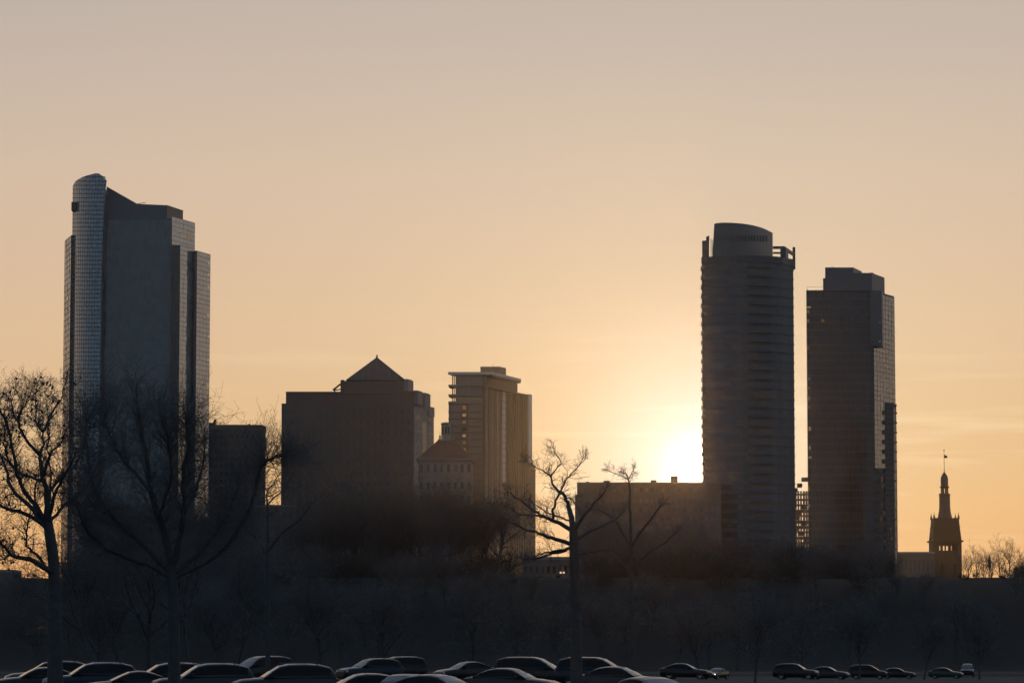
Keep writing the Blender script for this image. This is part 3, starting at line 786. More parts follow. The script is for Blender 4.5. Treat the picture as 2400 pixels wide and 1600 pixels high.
# ------------------------------------------------------------------ open-grid building in the slot between the towers
def grid_block():
    Y = 1420.0
    t = thing('open_grid_building', 'see-through gridded building glinting in the slot between the two right towers', 'building', (X(1876, 1250, Y), Y, 18))
    z = lambda v: Z(v, Y)
    tops = [(1846, 1870, 1143), (1870, 1880.5, 1132), (1880.5, 1912, 1118)]
    for (u0, u1, v) in tops:
        x0, x1 = X(u0, v, Y), X(u1, v, Y)
        part('roof_slab', t, BROWN, lambda b: b.box(x0, x1 - .02, Y, Y + 5, z(v + 9), z(v)))
    v = 1156
    while v < 1335:
        w = 3.2 if random.random() < .65 else 6.5
        part('floor_slab', t, BROWN, lambda b: b.box(X(1846, v, Y), X(1912, v, Y), Y, Y + 5, z(v + w), z(v)))
        v += 12.6
    u = 1846
    while u < 1913:
        part('column', t, BROWN, lambda b: b.box(X(u, 1200, Y), X(u + random.uniform(1.8, 3.6), 1200, Y), Y - .2, Y + 4.6, BASE, z(1150)))
        u += 6.3
    for (uu, vv) in ((1863, 1170), (1872, 1195), (1884, 1220), (1866, 1232), (1878, 1244), (1889, 1258), (1862, 1270), (1870, 1207), (1884, 1182), (1876, 1283)):
        part('infill_panel', t, DBROWN, lambda b: b.box(X(uu, vv, Y) - .9, X(uu, vv, Y) + .9, Y + .4, Y + .7, z(vv + 11), z(vv)))
grid_block()

# ------------------------------------------------------------------ square dark tower on the right
def square_tower():
    Y = 1150.0
    t = thing('square_tower', 'dark square tower with stepped roof and pale glazed right-hand side', 'tower', (X(1980, 1000, Y), Y, 18))
    z = lambda v, Yy=Y: Z(v, Yy)
    P = lambda u, Yy, v=800: (X(u, v, Yy), Yy)
    DK = mat('tower_dark_metal', (.11, .115, .12), .55, .12, .08)
    s0, s1 = P(2047.5, Y), P(2096.5, Y + 20)
    part('body', t, DK, lambda b: b.prism([P(1890.5, Y), s0, s1, P(2060, Y + 34), P(1896, Y + 30)], BASE, z(680)))
    # glazed side
    facade(t, s0, s1, z(1400), z(690, Y + 8), 62, 7, SIDEGLASS, MULL, bar=.1, depth=.08, hbar=.16)
    # upper volume that overhangs on the right
    o0, o1 = P(2067.5, Y - 1.0), P(2069.5, Y + .5)
    part('overhang', t, DK, lambda b: b.prism([P(2040, Y - 1.0), o0, P(2071, Y + 5), P(2046, Y + 8)], z(812, Y), z(681)))
    part('upper_block', t, DK, lambda b: b.prism([P(1934, Y - .6, 650), P(2000, Y - .6, 650), P(2020, Y + 12, 650), P(2020, Y + 24, 650), P(1938, Y + 24, 650)], z(682), z(627)))
    part('upper_block', t, DK, lambda b: b.prism([P(1995, Y - .8, 650), P(2043, Y - .8, 650), P(2073, Y + 14, 650), P(2060, Y + 26, 650), P(2000, Y + 20, 650)], z(682), z(640)))
    part('roof_cap', t, MULL, lambda b: b.prism([P(2038, Y, 650), P(2046, Y + .2, 650), P(2050, Y + 4, 650), P(2040, Y + 5, 650)], z(641), z(638.8)))
    part('roof_knob', t, MULL, lambda b: b.box(X(1951, 626, Y + 4), X(1953, 626, Y + 4), Y + 4, Y + 4.5, z(628), z(625, Y + 4)))
    part('side_block', t, DK, lambda b: b.prism([P(1929, Y + 1, 660), P(1935, Y + 1, 660), P(1935, Y + 14, 660), P(1930, Y + 14, 660)], z(682), z(651)))
    # roof terrace glass screen and plants
    part('terrace_screen', t, SIDEGLASS, lambda b: b.quad((*P(1891, Y + .3, 675), z(680)), (*P(1893.5, Y + 6, 675), z(680)), (*P(1893.5, Y + 6, 675), z(673)), (*P(1891, Y + .3, 675), z(672))))
    part('terrace_rail', t, STEEL, lambda b: b.tube([at(1891, 672.3, Y + .3), at(1931, 672.3, Y + .3)], [.05, .05], 4))
    part('terrace_planter', t, MULL, lambda b: b.box(X(1908, 678, Y + 4), X(1919, 678, Y + 4), Y + 4, Y + 5, z(681), z(677)))
    facade(t, P(1892, Y), P(2046, Y), z(1400), z(684), 40, 18, DARKGLASS, MULL, bar=.16, depth=.2, hbar=.5)
    # lit flats on the left edge
    for (u0, u1, v, h, m) in ((1892, 1901, 718, 4, LITW), (1892, 1898, 727, 7, LITS), (1892, 1897, 748, 8, LITS), (1925, 1932, 748, 7, LITS), (1892, 1896, 812, 7, LITS), (1893, 1898, 885, 6, LITS), (1893, 1897, 906, 6, LITS), (1893, 1897, 930, 8, LITS), (1893, 1898, 952, 5, LITS), (1894, 1899, 1000, 9, LITW), (1894, 1898, 1045, 9, LITW), (1893, 1900, 1069, 5, LITW), (1892, 1895, 1138, 12, LITS), (1892, 1895, 1180, 8, LITS)):
        q = MB(); q.obox(P(u0, Y - .34), (1, 0), (0, -1), 0, (u1 - u0) * Y / F, 0, .05, z(v + h), z(v)); q.build('lit_and_glint_pane', m, t)
    for (u, v) in ((2062, 755), (2062, 800)):
        q = MB(); p = at(u, v, Y - 1.1); q.box(p.x - .2, p.x + .2, Y - 1.15, Y - 1.02, p.z - .2, p.z + .2); q.build('lit_and_glint_pane', LITW, t)
square_tower()

# ------------------------------------------------------------------ scalloped balcony tower
def balcony_tower():
    Y = 1090.0
    t = thing('balcony_tower', 'narrow dark tower with scalloped balconies on both edges, before the square tower', 'tower', (X(2085, 1100, Y), Y, 18))
    z = lambda v, Yy=Y: Z(v, Yy)
    P = lambda u, Yy=Y, v=1050: (X(u, v, Yy), Yy)
    DK = mat('balcony_tower_wall', (.09, .09, .092), .7, .15, .1)
    part('shaft', t, DK, lambda b: b.prism([P(2074, Y), P(2094.5, Y), P(2096.5, Y + 5), P(2090, Y + 16), P(2076, Y + 16)], BASE, z(944)))
    part('roof_cap', t, MULL, lambda b: b.prism([P(2073, Y - .4, 945), P(2095, Y - .4, 945), P(2101.5, Y + 6, 945), P(2094, Y + 17, 945), P(2075, Y + 17, 945)], z(949), z(943.6)))
    part('lower_block', t, DK, lambda b: b.prism([P(2049, Y + 1), P(2074, Y + 1), P(2074, Y + 18), P(2053, Y + 18)], BASE, z(1096)))
    part('edge_column', t, MULL, lambda b: b.box(X(2100.2, 1050, Y + 3), X(2101.6, 1050, Y + 3), Y + 3, Y + 3.5, BASE, z(946)))
    v = 966
    i = 0
    while v < 1310:
        # rounded balcony on the left edge
        def sc(b):
            c = P(2074, Y + 2.5, v); n = 9
            pl = [(c[0] - 1.05 * sin(pi * k / 8), c[1] - 2.3 + 4.6 * k / 8) for k in range(n)]
            pl = pl[::-1]
            b.prism([(p[0], p[1]) for p in pl][::-1] if False else [(c[0] + .3, c[1] - 2.3)] + [(c[0] + .3, c[1] + 2.3)] + pl, z(v + 4.5), z(v - 5))
        part('balcony', t, MULL, sc)
        part('balcony', t, MULL, lambda b: b.prism([P(2094, Y + .5, v), P(2102.3, Y + 2.4, v), P(2102.6, Y + 5, v), P(2096, Y + 5, v)], z(v + 1.8), z(v - 1.8)))
        if v > 1085:
            part('balcony', t, MULL, lambda b: b.prism([P(2047.6, Y + .4, v), P(2060, Y - .4, v), P(2060, Y + 3, v), P(2049, Y + 6, v)], z(v + 4), z(v - 4)))
        v += 22.6 + (i % 2) * .4; i += 1
    windows(t, P(2075.5, Y), P(2093, Y), 22, z(952), 36, 3, .6, .5, DARKGLASS, DK)
    windows(t, P(2051, Y + 1), P(2072, Y + 1), 22, z(1100), 18, 3, .6, .5, DARKGLASS, DK)
    for (u, v, h) in ((2067, 1116, 12), (2068.5, 1135, 8), (2066, 1180, 5), (2072.5, 1197, 9), (2065, 1212, 8), (2088, 1236, 8), (2090, 1257, 8), (2073, 1265, 6)):  # warm reflected glints, imitated by small glowing panes
        q = MB(); p = at(u, v, Y - .4); q.box(p.x - .18, p.x + .18, Y - .45, Y - .35, z(v + h), z(v)); q.build('lit_and_glint_pane', LITS, t)
balcony_tower()

# ------------------------------------------------------------------ city hall tower
def bell_tower():
    Y = 1780.0
    t = thing('bell_tower', 'old stone bell tower with domed lantern, corner pinnacles and flagpole', 'tower', (X(2218, 1250, Y), Y, 18))
    s = Y / F
    z = lambda v: Z(v, Y)
    cx = X(2219.5, 1250, Y); cY = Y + 8
    ST_ = mat('old_brick', (.05, .03, .024), .9, .2, .3)
    # shaft as piers so that the sky shows through its openings
    hw = 34 * s
    def walls(name, v0, v1, gaps, depth=1.2, w=None):
        ww = w or hw
        for face in (0, 1):
            yf = cY - 8 if face == 0 else cY + 8 - depth
            edges = [-ww] + [q for g in gaps for q in g] + [ww]
            for k in range(0, len(edges), 2):
                if edges[k + 1] - edges[k] > .05:
                    part(name, t, ST_, lambda b: b.box(cx + edges[k], cx + edges[k + 1], yf, yf + depth, z(v1), z(v0)))
        for sgn in (-1, 1):
            part(name, t, ST_, lambda b: b.box(cx + sgn * ww - (depth if sgn > 0 else 0), cx + sgn * ww + (0 if sgn > 0 else depth), cY - 8 + depth + .01, cY + 8 - depth - .01, z(v1), z(v0)))
    g = lambda zx0, zx1: (((2140 + zx0 / 4.48) - 2219.5) * s, ((2140 + zx1 / 4.48) - 2219.5) * s)
    part('shaft', t, ST_, lambda b: b.box(cx - hw, cx + hw, cY - 8, cY + 8, BASE, z(1346)))
    walls('pier', 1322, 1346, [g(276, 312), g(416, 444)])
    part('shaft', t, ST_, lambda b: b.box(cx - hw, cx + hw, cY - 8, cY + 8, z(1322), z(1289.4)))
    walls('pier', 1277, 1289.4, [g(258, 286), g(312, 335), g(345, 368), g(380, 405), g(435, 461)])
    part('cornice', t, ST_, lambda b: b.box(cx - hw - .9, cx + hw + .9, cY - 8.9, cY + 8.9, z(1269), z(1265.5)))
    part('shaft', t, ST_, lambda b: b.box(cx - hw + .02, cx + hw - .02, cY - 8, cY + 8, z(1277), z(1269)))
    # gabled, tapering stage
    def taper(name, v0, v1, w0, w1, d0=8, d1=8):
        def fn(b):
            k = len(b.v)
            for (w, dd, zz) in ((w0, d0, z(v1)), (w1, d1, z(v0))):
                b.v += [(cx - w, cY - dd, zz), (cx + w, cY - dd, zz), (cx + w, cY + dd, zz), (cx - w, cY + dd, zz)]
            for i in range(4):
                j = (i + 1) % 4; b.f.append((k + i, k + j, k + 4 + j, k + 4 + i))
            b.f.append((k + 3, k + 2, k + 1, k)); b.f.append((k + 4, k + 5, k + 6, k + 7))
        part(name, t, ST_, fn)
    taper('gable_stage', 1234, 1265.4, 34 * s, 30.5 * s, 8, 7.4)
    taper('gable_stage', 1213, 1233.9, 30.4 * s, 28.8 * s, 7.4, 7)
    part('ledge', t, ST_, lambda b: b.box(cx - 31.3 * s, cx + 31.3 * s, cY - 7.7, cY + 7.7, z(1235.5), z(1233.5)))
    for sg in (-1, 1):
        for yy in (-6.3, 6.3):
            part('pinnacle', t, ST_, lambda b: b.lathe((cx + sg * 28.6 * s, cY + yy), [(.55, z(1216)), (.55, z(1210)), (.3, z(1207)), (.12, z(1203)), (.02, z(1198))], 8))
    # concave spire roof
    part('spire_roof', t, SLATE, lambda b: b.lathe((cx, cY), [(17.5 * s, z(1213)), (15.2 * s, z(1203)), (13.6 * s, z(1194)), (12.9 * s, z(1184)), (12.7 * s, z(1162)), (13.3 * s, z(1158)), (13.3 * s, z(1154.5)), (.1, z(1154.4))], 16), smooth=35)
    for k in range(8):
        a = 2 * pi * k / 8 + pi / 8
        part('lantern_column', t, ST_, lambda b: b.frustum((cx + 7.8 * s * cos(a), cY + 7.8 * s * sin(a)), .32, .32, z(1155), z(1141), 8))
    part('lantern_cornice', t, ST_, lambda b: b.lathe((cx, cY), [(.1, z(1142.5)), (9.0 * s, z(1142.4)), (11.4 * s, z(1139)), (11.4 * s, z(1137.8)), (.1, z(1137.7))], 16))
    part('dome', t, SLATE, lambda b: b.lathe((cx, cY), [(8.6 * s, z(1138)), (8.9 * s, z(1130)), (8.9 * s, z(1122)), (8.0 * s, z(1116)), (6.0 * s, z(1111)), (3.2 * s, z(1107)), (1.2 * s, z(1104)), (.7 * s, z(1099))], 16), smooth=40)
    part('flagpole', t, STEEL, lambda b: b.tube([Vector((cx, cY, z(1100))), Vector((cx, cY, z(1052)))], [.16, .1], 6))
    part('pole_ball', t, STEEL, lambda b: b.lathe((cx, cY), [(.02, z(1054.6)), (.34, z(1053.4)), (.34, z(1052)), (.02, z(1050.6))], 8))
    def flag(b):
        for i in range(6):
            x0 = cx + .1 + i * .28; x1 = x0 + .28; a0 = .25 * sin(i * 1.2); a1 = .25 * sin((i + 1) * 1.2)
            top0, top1 = z(1063 + i * .5), z(1063 + (i + 1) * .5); bt0, bt1 = z(1070.5 + i * .1), z(1070.5 + (i + 1) * .1)
            b.quad((x0, cY + a0, bt0), (x1, cY + a1, bt1), (x1, cY + a1, top1), (x0, cY + a0, top0))
            b.quad((x1, cY + a1 + .03, bt1), (x0, cY + a0 + .03, bt0), (x0, cY + a0 + .03, top0), (x1, cY + a1 + .03, top1))
    part('flag', t, FLAGM, flag)
bell_tower()

# ------------------------------------------------------------------ trees
def wander(p, d, L, n, jig, up):
    pts = [p.copy()]; d = d.normalized()
    for i in range(n):
        d = (d + Vector((random.gauss(0, jig), random.gauss(0, jig), random.gauss(0, jig) + up))).normalized()
        pts.append(pts[-1] + d * (L / n))
    return pts, d
def grow(wood, twig, p, d, L, r, lvl, maxl, kids, up=.05, rmin=.006):
    n = 5 if lvl < 2 else (4 if lvl < 3 else 3)
    pts, _ = wander(p, d, L, n, .17 + .03 * lvl, up)
    r1 = max(r * .35, rmin)
    rad = [r + (r1 - r) * i / n for i in range(n + 1)]
    (wood if lvl <= 1 else twig).tube(pts, rad, 6 if lvl <= 1 else (4 if lvl == 2 else 3))
    if lvl >= maxl: return
    k = kids[min(lvl, len(kids) - 1)]
    for i in range(k):
        f = .25 + .75 * (i + random.random()) / k
        q = min(n - 1, int(f * n)); fr = f * n - q
        pos = pts[q].lerp(pts[q + 1], min(1, fr))
        ax = (pts[q + 1] - pts[q]).normalized()
        side = ax.orthogonal().normalized(); side.rotate(Matrix.Rotation(random.uniform(0, 2 * pi), 3, ax))
        a = radians(random.uniform(25, 60))
        nd = ax * cos(a) + side * sin(a)
        rr = max((r + (r1 - r) * f) * random.uniform(.45, .65), rmin)
        grow(wood, twig, pos, nd, L * random.uniform(.42, .7), rr, lvl + 1, maxl, kids, up, rmin)

def smooth_line(pts, k=3):
    out = []
    n = len(pts)
    for i in range(n - 1):
        p0 = pts[max(0, i - 1)]; p1 = pts[i]; p2 = pts[i + 1]; p3 = pts[min(n - 1, i + 2)]
        for j in range(k):
            t = j / k
            out.append(.5 * ((2 * p1) + (p2 - p0) * t + (2 * p0 - 5 * p1 + 4 * p2 - p3) * t * t + (3 * p1 - p0 - 3 * p2 + p3) * t ** 3))
    out.append(pts[-1].copy())
    return out

def drawn_tree(name, label, Yt, trunk, limbs, twk, seedv, dead=0, extra=None, tl=1.0):
    random.seed(seedv)
    base = at(trunk[0][0], trunk[0][1], Yt); base.z = gz(base.x, Yt)
    t = thing(name, label, 'tree', tuple(base))
    px = Yt / F
    wood = MB(); twig = MB()
    tp = [Vector((base.x, Yt, base.z - .2))] + [at(u, v, Yt) for u, v, w in trunk]
    tr = [trunk[0][2] * px * .62] + [w * px / 2 for u, v, w in trunk]
    k = 3; sp = smooth_line(tp, k)
    sr = [tr[min(i // k, len(tr) - 1)] + (tr[min(i // k + 1, len(tr) - 1)] - tr[min(i // k, len(tr) - 1)]) * ((i % k) / k) for i in range(len(sp))]
    wood.tube(sp, sr, 10)
    for (w0, w1, dep, pts) in limbs:
        P = []
        for i, (u, v) in enumerate(pts):
            P.append(at(u, v, Yt + dep * i / max(1, len(pts) - 1)))
        S_ = smooth_line(P, 3); n = len(S_)
        rad = [(w0 + (w1 - w0) * i / (n - 1)) * px / 2 for i in range(n)]
        S_ = [q + Vector((random.gauss(0, .02), random.gauss(0, .05), random.gauss(0, .02))) for q in S_]
        wood.tube(S_, rad, 7)
        L = sum((S_[i + 1] - S_[i]).length for i in range(n - 1))
        cnt = int(L * twk)
        for c in range(cnt):
            f = (.18 + .82 * random.random()) * (n - 1); i = min(n - 2, int(f)); pos = S_[i].lerp(S_[i + 1], f - i)
            ax = (S_[i + 1] - S_[i]).normalized(); side = ax.orthogonal().normalized(); side.rotate(Matrix.Rotation(random.uniform(0, 2 * pi), 3, ax))
            a = radians(random.uniform(25, 65)); nd = ax * cos(a) + side * sin(a) + Vector((0, 0, .2))
            rr = min(rad[i] * .5, random.uniform(.009, .026))
            grow(wood, twig, pos, nd, random.uniform(.35, 1.15) * tl, rr, 2, 4, [0, 0, 4, 3], .05, .0042)
        # feathery end
        for c in range(3):
            ax = (S_[-1] - S_[-2]).normalized(); nd = ax + Vector((random.gauss(0, .3), random.gauss(0, .3), random.gauss(.1, .25)))
            grow(wood, twig, S_[-1], nd, random.uniform(.5, .95) * tl, rad[-1] * .8, 2, 4, [0, 0, 6, 4], .05, .0055)
    if extra: extra(wood, twig)
    wood.build('trunk', BARK, t, smooth=True); twig.build('crown', TWIG, t, smooth=True)
    if dead:
        b = MB(); vs_ = twig.v
        for i in range(dead):
            c = Vector(random.choice(vs_)) - Vector((0, 0, .04)); r = random.uniform(.03, .06)
            a = random.uniform(0, pi)
            b.frustum((c.x, c.y), r * .4, r, c.z - r, c.z, 5, a); b.frustum((c.x, c.y), r, r * .3, c.z, c.z + r, 5, a)
        b.build('seed_balls', LEAF, t, 'stuff')
    return t

drawn_tree('bare_tree', 'big bare tree with spreading limbs in front of the sky at left edge', 122.0,
    [(130, 1640, 40), (129, 1560, 36), (128, 1430, 31), (126, 1322, 27), (118, 1262, 25), (111, 1218, 22)],
    [(17, 3, 1.5, [(111, 1222), (110, 1160), (101, 1120), (94, 1075), (100, 1040), (101, 1010)]),
     (7, 2, 2.0, [(101, 1012), (92, 1000), (85, 990), (84, 960), (80, 925)]),
     (7, 2, .5, [(100, 1012), (118, 978), (130, 950), (143, 935), (150, 905)]),
     (13, 3, -3, [(106, 1222), (84, 1182), (61, 1160), (48, 1131), (38, 1099), (30, 1051), (21, 1007), (3, 965), (-12, 930)]),
     (12, 3, 3, [(102, 1222), (64, 1182), (26, 1144), (13, 1096), (3, 1070), (-12, 1040)]),
     (11, 4, -2, [(106, 1232), (57, 1204), (19, 1192), (-5, 1183), (-30, 1168)]),
     (10, 3, -2, [(115, 1220), (128, 1166), (140, 1131), (160, 1100), (176, 1060)]),
     (9, 3, 2, [(118, 1226), (140, 1195), (165, 1170), (192, 1150), (215, 1118)]),
     (9, 3, 1, [(110, 1155), (147, 1112), (175, 1090), (195, 1050)]),
     (8, 2, -1.5, [(103, 1118), (118, 1064), (143, 1039), (160, 1000)]),
     (8, 2, -2.5, [(93, 1066), (57, 1023), (45, 994), (43, 975), (55, 955), (66, 930)]),
     (7, 2, 2.5, [(100, 1128), (70, 1118), (48, 1109), (20, 1082), (3, 1067), (-15, 1045)]),
     (6, 2, 1.5, [(82, 1180), (80, 1150), (85, 1130), (97, 1118)]),
     (5, 2, .5, [(118, 1175), (119, 1120), (116, 1080), (112, 1040), (116, 1000), (112, 950)]),
     (15, 5, -3, [(122, 1338), (100, 1325), (57, 1306), (26, 1300), (4, 1275), (-14, 1255)]),
     (8, 3, -1, [(112, 1334), (85, 1300), (64, 1278), (61, 1258), (67, 1223), (72, 1190)]),
     (5, 2, 2, [(26, 1300), (10, 1310), (-10, 1312)]),
     (6, 2, 2, [(45, 994), (30, 965), (28, 935)]),
     (5, 2, -2, [(38, 1099), (20, 1080), (10, 1040), (12, 1000)])],
    10.0, 11, dead=230)

drawn_tree('bare_tree', 'large bare tree with dark trunk standing before the left tower', 128.0,
    [(408, 1640, 31), (408, 1560, 29), (407, 1450, 27), (404, 1380, 25), (400, 1330, 24)],
    [(20, 6, 1, [(401, 1335), (392, 1270), (370, 1210), (352, 1150), (345, 1080), (330, 1010), (322, 950)]),
     (17, 5, -2, [(400, 1335), (420, 1270), (432, 1200), (430, 1120), (440, 1040), (436, 985)]),
     (14, 4, 2, [(402, 1345), (350, 1290), (300, 1250), (255, 1200), (220, 1140), (205, 1060), (200, 985)]),
     (12, 3, -2, [(398, 1350), (340, 1320), (270, 1295), (220, 1262), (195, 1225), (180, 1180)]),
     (13, 4, 3, [(404, 1345), (460, 1300), (510, 1240), (548, 1170), (562, 1120)]),
     (11, 2.5, -1, [(404, 1355), (480, 1320), (545, 1265), (590, 1180), (606, 1110), (622, 1084), (640, 1073), (660, 1069)]),
     (9, 3, 2, [(352, 1150), (300, 1090), (262, 1030), (245, 960)]),
     (9, 3, -2, [(370, 1210), (400, 1130), (396, 1050), (380, 985)]),
     (8, 3, 2, [(432, 1200), (470, 1120), (478, 1040)]),
     (8, 2, 1, [(255, 1200), (225, 1190), (196, 1150)])],
    20.0, 12, tl=1.5)

drawn_tree('bare_tree', 'bare crooked tree in the bright gap left of the broad block', 150.0,
    [(1352, 1640, 30), (1351, 1560, 28), (1350, 1440, 26), (1347, 1340, 24), (1345, 1270, 22), (1343, 1222, 17)],
    [(15, 3.5, 1, [(1343, 1228), (1338, 1205), (1330, 1177), (1318, 1157), (1298, 1141), (1291, 1117)]),
     (3.6, 1.5, .5, [(1291, 1117), (1275, 1105), (1257, 1095), (1240, 1084)]),
     (3.6, 1.2, -.5, [(1291, 1117), (1303, 1098), (1315, 1084), (1307, 1072), (1302, 1060)]),
     (7, 2, -1, [(1295, 1216), (1297, 1195), (1303, 1172), (1312, 1153), (1320, 1138), (1328, 1122), (1345, 1104), (1361, 1087)]),
     (11, 4, 1.5, [(1342, 1244), (1315, 1228), (1294, 1218), (1272, 1209), (1254, 1197), (1230, 1180), (1200, 1160)]),
     (7, 3, -1, [(1294, 1218), (1268, 1210), (1245, 1208), (1215, 1205)]),
     (11, 4, -1.5, [(1342, 1276), (1312, 1266), (1285, 1258), (1262, 1249), (1238, 1243), (1200, 1225)]),
     (9, 3, 1.5, [(1341, 1282), (1320, 1290), (1296, 1297), (1264, 1306), (1230, 1310)]),
     (6, 3, -.5, [(1328, 1288), (1300, 1291), (1270, 1297), (1248, 1303)]),
     (5, 2, 1, [(1340, 1222), (1318, 1213), (1296, 1207), (1272, 1193), (1254, 1180)]),
     (4, 2, 1, [(1328, 1168), (1338, 1168), (1347, 1180), (1352, 1190)]),
     (9, 3, -2, [(1346, 1240), (1375, 1200), (1400, 1170), (1420, 1150)]),
     (8, 3, 2, [(1346, 1270), (1390, 1240), (1430, 1225), (1460, 1200)]),
     (7, 3, 1, [(1346, 1300), (1395, 1290), (1440, 1285)])],
    7.5, 13, tl=.62)

drawn_tree('bare_tree', 'thin bare tree with forked tip standing before the broad block', 190.0,
    [(1482, 1640, 13), (1481, 1540, 12), (1480, 1400, 10), (1479, 1280, 8), (1477, 1200, 6)],
    [(6, 2.0, 1, [(1477, 1204), (1475, 1152), (1473, 1120), (1463, 1108)]),
     (2.5, 1.2, 0, [(1473, 1122), (1481, 1106), (1485, 1104)]),
     (2.2, 1.2, 1, [(1473, 1124), (1450, 1112), (1425, 1103)]),
     (8, 2.5, 2, [(1479, 1290), (1455, 1240), (1432, 1210), (1405, 1195)]),
     (8, 2.5, -2, [(1479, 1280), (1510, 1235), (1535, 1205), (1552, 1180)]),
     (7, 2.5, 2, [(1480, 1340), (1440, 1300), (1405, 1285)]),
     (7, 2.5, -1, [(1480, 1330), (1520, 1295), (1560, 1270), (1585, 1245)])],
    5.0, 14, tl=.6)

drawn_tree('bare_tree', 'bare tree whose upper twigs show beside the plain flat-roofed block', 210.0,
    [(628, 1640, 13), (628, 1560, 12), (627, 1420, 10), (627, 1280, 8), (627, 1215, 6)],
    [(6, 2, .5, [(627, 1220), (627, 1190), (625, 1165), (626, 1148), (615, 1138)]),
     (3, 1.2, 1, [(626, 1150), (640, 1135), (652, 1115), (662, 1100)]),
     (4, 1.5, -1, [(627, 1184), (645, 1165), (660, 1152), (680, 1140)]),
     (4, 1.5, 1, [(615, 1166), (635, 1160), (655, 1150)]),
     (8, 3, 2, [(627, 1300), (600, 1260), (570, 1230), (550, 1195)]),
     (8, 3, -2, [(627, 1290), (660, 1250), (700, 1220), (722, 1190)])],
    5.0, 15, tl=.8)

# --- park and bluff trees: a few shapes, copied
def proto_tree(seedv, h, nl, spread, upv=.08, kids=[0, 7, 6, 4], rmin=.02):
    random.seed(seedv)
    wood, twig = MB(), MB()
    pts, d = wander(Vector((0, 0, -.3)), Vector((random.gauss(0, .06), random.gauss(0, .06), 1)), h * .62, 7, .06, .10)
    r0 = h * .017
    wood.tube(pts, [r0 * (1.25 if i == 0 else 1 - .75 * i / 7) for i in range(8)], 8)
    for i in range(nl):
        f = .35 + .65 * (i + .5) / nl; q = min(6, int(f * 7)); pos = pts[q].lerp(pts[q + 1], f * 7 - q)
        a = 2.4 * i + random.uniform(-.4, .4); e = random.uniform(.5, 1.1) + .5 * f
        nd = Vector((cos(a) * spread, sin(a) * spread, e))
        grow(wood, twig, pos, nd, h * random.uniform(.34, .48), r0 * .5 * (1.25 - f * .6), 1, 4, kids, upv, rmin)
    return wood.mesh('trunk', True), twig.mesh('crown', True)
def proto_bush(seedv):
    random.seed(seedv)
    wood, twig = MB(), MB()
    for i in range(16):
        a = random.uniform(0, 2 * pi); rr = random.uniform(0, 1.4)
        grow(wood, twig, Vector((cos(a) * rr, sin(a) * rr, -.2)), Vector((cos(a) * .5, sin(a) * .5, 1)), random.uniform(1.6, 3.0), .035, 1, 3, [0, 8, 6], .02, .02)
    return wood.mesh('stems', True), twig.mesh('crown', True)
VAR = [proto_tree(21, 16, 11, .8), proto_tree(22, 18, 12, .7), proto_tree(23, 15, 11, 1.0), proto_tree(24, 17, 13, .6)]
VH = [16, 18, 15, 17]
THIN = [proto_tree(41, 16, 8, .5, .12, [0, 4, 4, 3], .02), proto_tree(42, 16, 7, .4, .14, [0, 4, 3, 3], .02), proto_tree(43, 16, 9, .8, .1, [0, 5, 4, 3], .02)]
BUSH = [proto_bush(31), proto_bush(32)]
for w_, c_ in VAR + THIN:
    w_.materials.append(BARK); c_.materials.append(TWIG)
for w_, c_ in BUSH:
    w_.materials.append(BRUSH); c_.materials.append(BRUSH)
def plant(name, label, cat, group, k, x, y, h, protos, hh, rot=None):
    w_, c_ = protos[k]
    t = thing(name, label, cat, (x, y, gz(x, y)), group, local=True)
    t.scale = (h / hh,) * 3; t.rotation_euler = (0, 0, random.uniform(0, 6.28) if rot is None else rot)
    link('trunk' if cat == 'tree' else 'stems', w_, t); link('crown', c_, t)
    return t
random.seed(5)
def ux(u, y): return (u - 1200) * y / F
GAPS = [(-60, 150), (1225, 1345), (600, 668), (2090, 2480)]
def ok(u, h_u): return all(not (a - h_u < u < b + h_u) for a, b in GAPS)
# along the bluff top in front of the buildings
u = 170
while u < 2090:
    y = random.uniform(735, 800); k = random.randrange(4)
    tall = 20 if 690 < u < 1230 else (16.5 if u < 690 else (13 if u < 1650 else 9))
    h = tall * random.uniform(.7, 1.1)
    if ok(u, h * .28 / (y / F) ):
        plant('park_tree', 'bare tree in the dark row along the bluff top before the buildings', 'tree', 'bare trees along the bluff top', k, ux(u, y), y, h, VAR, VH[k])
    u += random.uniform(13, 24)
# on the slope and at its foot
u = -30
while u < 2430:
    y = random.uniform(600, 700); k = random.randrange(4)
    h = random.uniform(8.5, 13.0)
    topv = HZ - (gz(ux(u, y), y) + h - EYE) * F / y
    if topv < 1338 and not ok(u, 40): h = max(5, h - (1345 - topv) * y / F)
    plant('slope_tree', 'bare tree in the dark thicket on the bluff slope', 'tree', 'bare trees on the bluff slope', k, ux(u, y), y, h, VAR, VH[k])
    u += random.uniform(48, 80)
